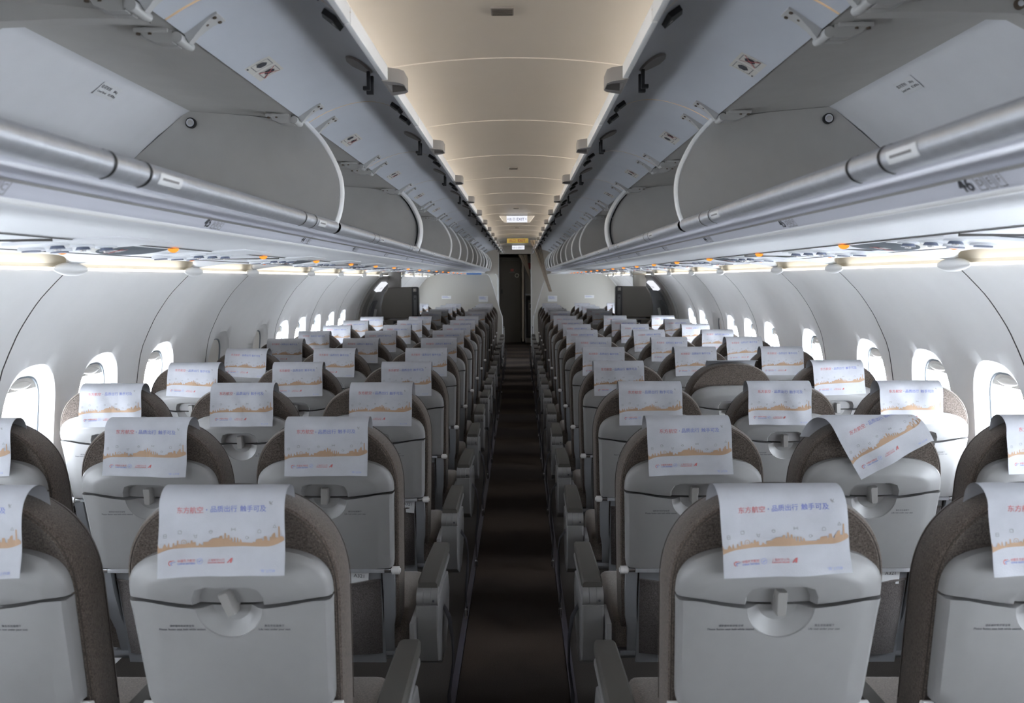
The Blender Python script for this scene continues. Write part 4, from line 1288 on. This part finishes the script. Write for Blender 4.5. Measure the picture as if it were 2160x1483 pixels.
# ------------------------------------------------------------------ exit row: emergency doors, crew seats
for side in (-1, 1):
    rt = empty('door_%d' % (1 if side < 0 else 2), (side * 1.8, 9.4, .9)); tag(rt, kind='structure')
    T = Matrix.Translation((-side * 1.8, -9.4, -.9))
    P = lambda y, s, o_: (lambda q: (side * q[0], y, q[1]))(wall_pt(s, o_))
    ss = [s_at(.02) + (s_at(1.575) - s_at(.02)) * k / 30 for k in range(31)]
    mb = MB()
    def surf(y0, y1, sa, sb, off, m, n=10):
        s2 = [sa + (sb - sa) * k / n for k in range(n + 1)]
        mb.grid([[P(y, s, off) for s in s2] for y in (y0, y1)], m, T=T)
        for y in (y0, y1): mb.grid([[P(y, s, o_) for s in s2] for o_ in (off, 0.0)], m, T=T)
        for s in (sa, sb): mb.grid([[P(y, s, o_) for y in (y0, y1)] for o_ in (off, 0.0)], m, T=T)
    surf(EXIT0, EXIT1, ss[0], ss[-1], -.030, M['exitd'], 30); mb.obj('door_frame', rt)
    mb = MB(); surf(EXIT0 + .25, EXIT1 - .2, s_at(.08), s_at(1.42), -.055, M['exitg'] if side > 0 else M['exitd'], 24); mb.obj('door_leaf', rt)
    mb = MB(); surf(EXIT0 + .30, EXIT0 + .55, s_at(.95), s_at(1.30), -.075, M['exitg'], 8); mb.obj('grip_recess', rt)
    mb = MB(); surf(EXIT0 + .62, EXIT0 + .66, s_at(.80), s_at(1.18), -.090, M['sign'] if False else M['cap'], 8); mb.obj('girt_handle', rt)
    mb = MB(); surf(EXIT0 + .14, EXIT0 + .50, s_at(1.42), s_at(1.525), -.060, M['sign'], 8)
    m3 = MB(); put_text(m3, '出口 EXIT', M['red'], lambda u, v: P(EXIT0 + .32 - side * u, s_at(1.455) + v, -.062), 0, 0, height=.028); mb.add(m3.v, m3.f, M['red'], T)
    tag(mb.obj('exit_placard', rt), 'white lit exit placard')
    # post between door and next panels
    cr = empty('crew_seat', (side * 1.40, 9.75, 0))
    mb = MB(); x0, x1 = -.20, .20
    ol = [(-.215, 1.06), (.09, 1.06), (.235, 1.06), (.238, 1.20), (.20, 1.36), (.155, 1.435), (-.19, 1.442), (-.212, 1.42)]
    rs = [[(side * x, y, z) for x, z in scaled(ol, e, e)] for e, y in ((.012, -.05), (0, -.038), (0, .05), (.012, .06))]
    mb.rings(rs, M['jump']); mb.obj('headrest_panel', cr)
    mb = MB(); mb.box(min(-side * .215, -side * .135), max(-side * .215, -side * .135), -.062, .0, 1.05, 1.438, M['jumpd'], bev=.006)
    mb.obj('handset_housing', cr)
    mb = MB(); mb.box(min(-side * .195, -side * .160), max(-side * .195, -side * .160), -.085, -.05, 1.10, 1.34, M['exitg'], bev=.008); mb.cyl((-side * .178, -.088, 1.30), (0, 1, 0), .008, .006, M['black'], 10)
    mb.obj('handset', cr)
    mb = MB(); mb.box(-side * .172 - .02, -side * .172 + .02, -.066, -.06, 1.385, 1.425, M['exitd']); mb.box(-side * .172 - .006, -side * .172 + .006, -.069, -.06, 1.40, 1.412, M['edge']); mb.obj('call_light', cr)
    mb = MB(); ol = [(-.205, .30), (.23, .30), (.235, 1.045), (-.205, 1.045)]
    mb.rings([[(side * x, y, z) for x, z in scaled(ol, e, e)] for e, y in ((.01, -.045), (0, -.035), (0, .04))], M['jump']); mb.obj('folded_seat', cr)
    for xx in (-.06, .07):
        mb = MB(); mb.box(side * xx - .022, side * xx + .022, -.056, -.04, .985, 1.035, M['black'], bev=.003); mb.box(side * xx - .010, side * xx + .010, -.060, -.05, .955, 1.0, M['steel'], bev=.003); mb.box(side * xx - .016, side * xx + .016, -.050, -.045, .60, .97, M['belt'])
        mb.obj('harness_strap', cr)
    mb = MB(); mb.box(-.12, .12, -.02, .04, 0, .32, M['exitg']); mb.obj('pedestal', cr)
    tag(cr, 'dark grey folded crew seat standing by the %s emergency exit' % SIDE[side], 'crew seat', 'folded crew seats by the exits')
    # column above the crew seat
    mb = MB(); w_ = .075
    mb.box(side * 1.50 - w_, side * 1.50 + w_, 9.86, 9.96, 1.42, 1.64, M['cove'] if side > 0 else M['exitd'], bev=.01)
    if side > 0: mb.box(side * 1.50 - w_ - .004, side * 1.50 + w_ + .004, 9.855, 9.96, 1.575, 1.59, M['edge'])
    tag(mb.obj('exit_column'), '%s boxed column above the %s crew seat' % ('cream' if side > 0 else 'grey', SIDE[side]), 'column')

# ------------------------------------------------------------------ class divider partitions, placards on them
for side in (-1, 1):
    Y = 14.0
    mb = MB()
    pol = [(.27, .0), (.275, .80), (.30, .93), (.40, 1.28), (.475, 1.52), (.505, 1.585), (.54, 1.605)]
    pol += [(1.40, 1.612)] + [(x - .03, z) for x, z in reversed(WP) if z < 1.575 and x < 1.9][::4] + [(1.56, .0)]
    n = len(pol)
    rs = [[(side * x, Y + yy, z) for x, z in pol] for yy in (0, .03)]
    mb.rings(rs, M['part'])
    for x in (.85,): pass
    o = mb.obj('cabin_partition', smooth=30)
    mb = MB(); mb.tube([(side * x, Y + .012, z) for x, z in smoothpts(pol[:7], 3)] + [(side * 1.40, Y + .012, 1.612)] , .012, M['parte'], 10)
    e = mb.obj('edge_trim', o)
    tag(o, 'cream cabin partition wall %s of the aisle behind the last seat row' % SIDE[side], 'partition', 'cabin partitions')
    for xx, hh, zz, who in ((.60, .10, 1.185, 'taller'), (1.24, .055, 1.215, 'smaller')):
        mb = MB(); mb.box(side * xx - .082, side * xx + .082, Y - .004, Y - .001, zz - hh / 2, zz + hh / 2, M['label'])
        for k in range(4 if hh > .06 else 2):
            mb.box(side * xx - .070, side * xx + .02 + .03 * (k % 2), Y - .0055, Y - .004, zz + hh / 2 - .018 - k * .012, zz + hh / 2 - .013 - k * .012, M['lblue'])
        tag(mb.obj('notice_label'), '%s white notice label stuck on the %s cabin partition' % (who, SIDE[side]), 'label', 'notices on partitions')
# taller monument behind the left partition
pol = [(-.415, 0), (-.415, 1.55), (-.43, 1.60), (-.47, 1.63), (-1.2, 1.64), (-1.2, 0)]
mb = MB(); mb.rings([[(x, y, z) for x, z in pol] for y in (16.5, 16.54)], M['part'])
mb.tube([(x, 16.49, z) for x, z in pol[:4]], .010, M['parte'], 8)
tag(mb.obj('far_partition'), 'second cream partition edge behind the left partition, near the doorway', 'partition')
# blue film over the last service panel on the left
mb = MB(); mb.box(-.86, -.62, 13.6, 13.9, 1.605, 1.632, M['bluef']); 
tag(mb.obj('blue_panel'), 'small blue panel under the far end of the left bins', 'panel')

def curtain(name, p0, p1, w0, w1, label, n=9):
    mb = MB(); rows = []
    for i in range(17):
        t = i / 16
        c = Vector(p0).lerp(Vector(p1), t); w_ = w0 * (1 - t) ** 2.2 + w1 * (1 - (1 - t) ** 2.2)
        rows.append([(c.x + w_ * (k / 24 - .5), c.y + .018 * math.sin(k * 2 * PI * n / 48) * (.3 + w_ / .2), c.z + .015 * math.sin(t * 7)) for k in range(25)])
    mb.grid(rows, M['curtain']); mb.grid([[(a, b + .004, c) for a, b, c in r] for r in rows], M['curtain'])
    tag(mb.obj(name, smooth=70), label, 'curtain')
curtain('tied_curtain', (.295, 13.9, 2.19), (.56, 13.85, 1.30), .19, .055, 'beige curtain bunched and tied back against right partition, hanging from ceiling')
curtain('tied_curtain', (.10, 18.6, 2.08), (.30, 18.55, 1.50), .22, .05, 'brown curtain drawn aside in the top of the far doorway')

# lavatory door and galley seen through the doorway
rt = empty('lavatory_door', (-.16, 19.1, 0))
mb = MB(); mb.box(-.28, .23, 0, .03, .02, 2.03, M['lav'], bev=.006); mb.obj('door_panel', rt)
mb = MB(); mb.box(-.22, .17, -.004, 0, 1.96, 1.965, M['exitd']); mb.box(-.245, -.215, -.012, 0, 1.18, 1.28, M['black']); mb.obj('door_lock', rt)
mb = MB()
mb.tube([(.128 + .042 * math.cos(k * PI / 10), -.01, 1.605 + .042 * math.sin(k * PI / 10)) for k in range(21)], .009, M['beige'], 8); mb.obj('ring_pull', rt)
mb = MB(); mb.box(-.02, .05, -.003, 0, 1.70, 1.76, M['red']); mb.box(-.05, .08, -.003, 0, 1.675, 1.69, M['grey']); mb.obj('door_notice', rt)
tag(rt, 'dark brown folding lavatory door seen through the far doorway', 'door')
mb = MB(); mb.box(.085, .135, 18.9, 19.05, .05, 2.03, M['curtain'], bev=.02)
tag(mb.obj('curtain_roll'), 'narrow cream strip of cloth hanging beside the far lavatory door', 'curtain')
rt = empty('galley_unit', (.52, 19.2, 0))
mb = MB(); mb.box(-.36, .36, 0, .6, .0, 2.05, M['mono']); mb.obj('carcass', rt)
mb = MB(); mb.box(-.34, .34, -.01, .0, .12, 1.12, M['black']); mb.obj('cart_bay', rt)
mb = MB(); mb.box(-.30, .30, -.03, -.01, .15, 1.02, M['exitg'], bev=.01); mb.box(-.27, -.12, -.034, -.03, .80, .95, M['beige']); mb.box(-.26, -.13, -.036, -.034, .82, .93, M['black']); mb.obj('service_cart', rt)
mb = MB(); mb.box(-.36, .36, -.03, .0, 1.14, 1.17, M['alu']); mb.obj('counter_edge', rt)
mb = MB(); mb.box(-.30, -.18, -.02, .0, 1.75, 1.9, M['red']); mb.obj('placard', rt)
tag(rt, 'galley unit with dark cart bay, right half of the far doorway', 'galley')

# small dome lamps and lit wells near the far ceiling
for side in (-1, 1):
    mb = MB()
    rs = [[(side * .50 + .13 * c * math.cos(q * PI / 12), 17.0 + .13 * c * math.sin(q * PI / 12), 2.185 - h) for q in range(24)] for c, h in ((1, 0), (.85, .018), (.5, .03), (.1, .034))]
    mb.rings(rs, M['lamp'])
    tag(mb.obj('dome_lamp'), 'lit dome lamp in ceiling just before far doorway, %s side' % SIDE[side], 'ceiling lamp', 'dome lamps by the doorway')
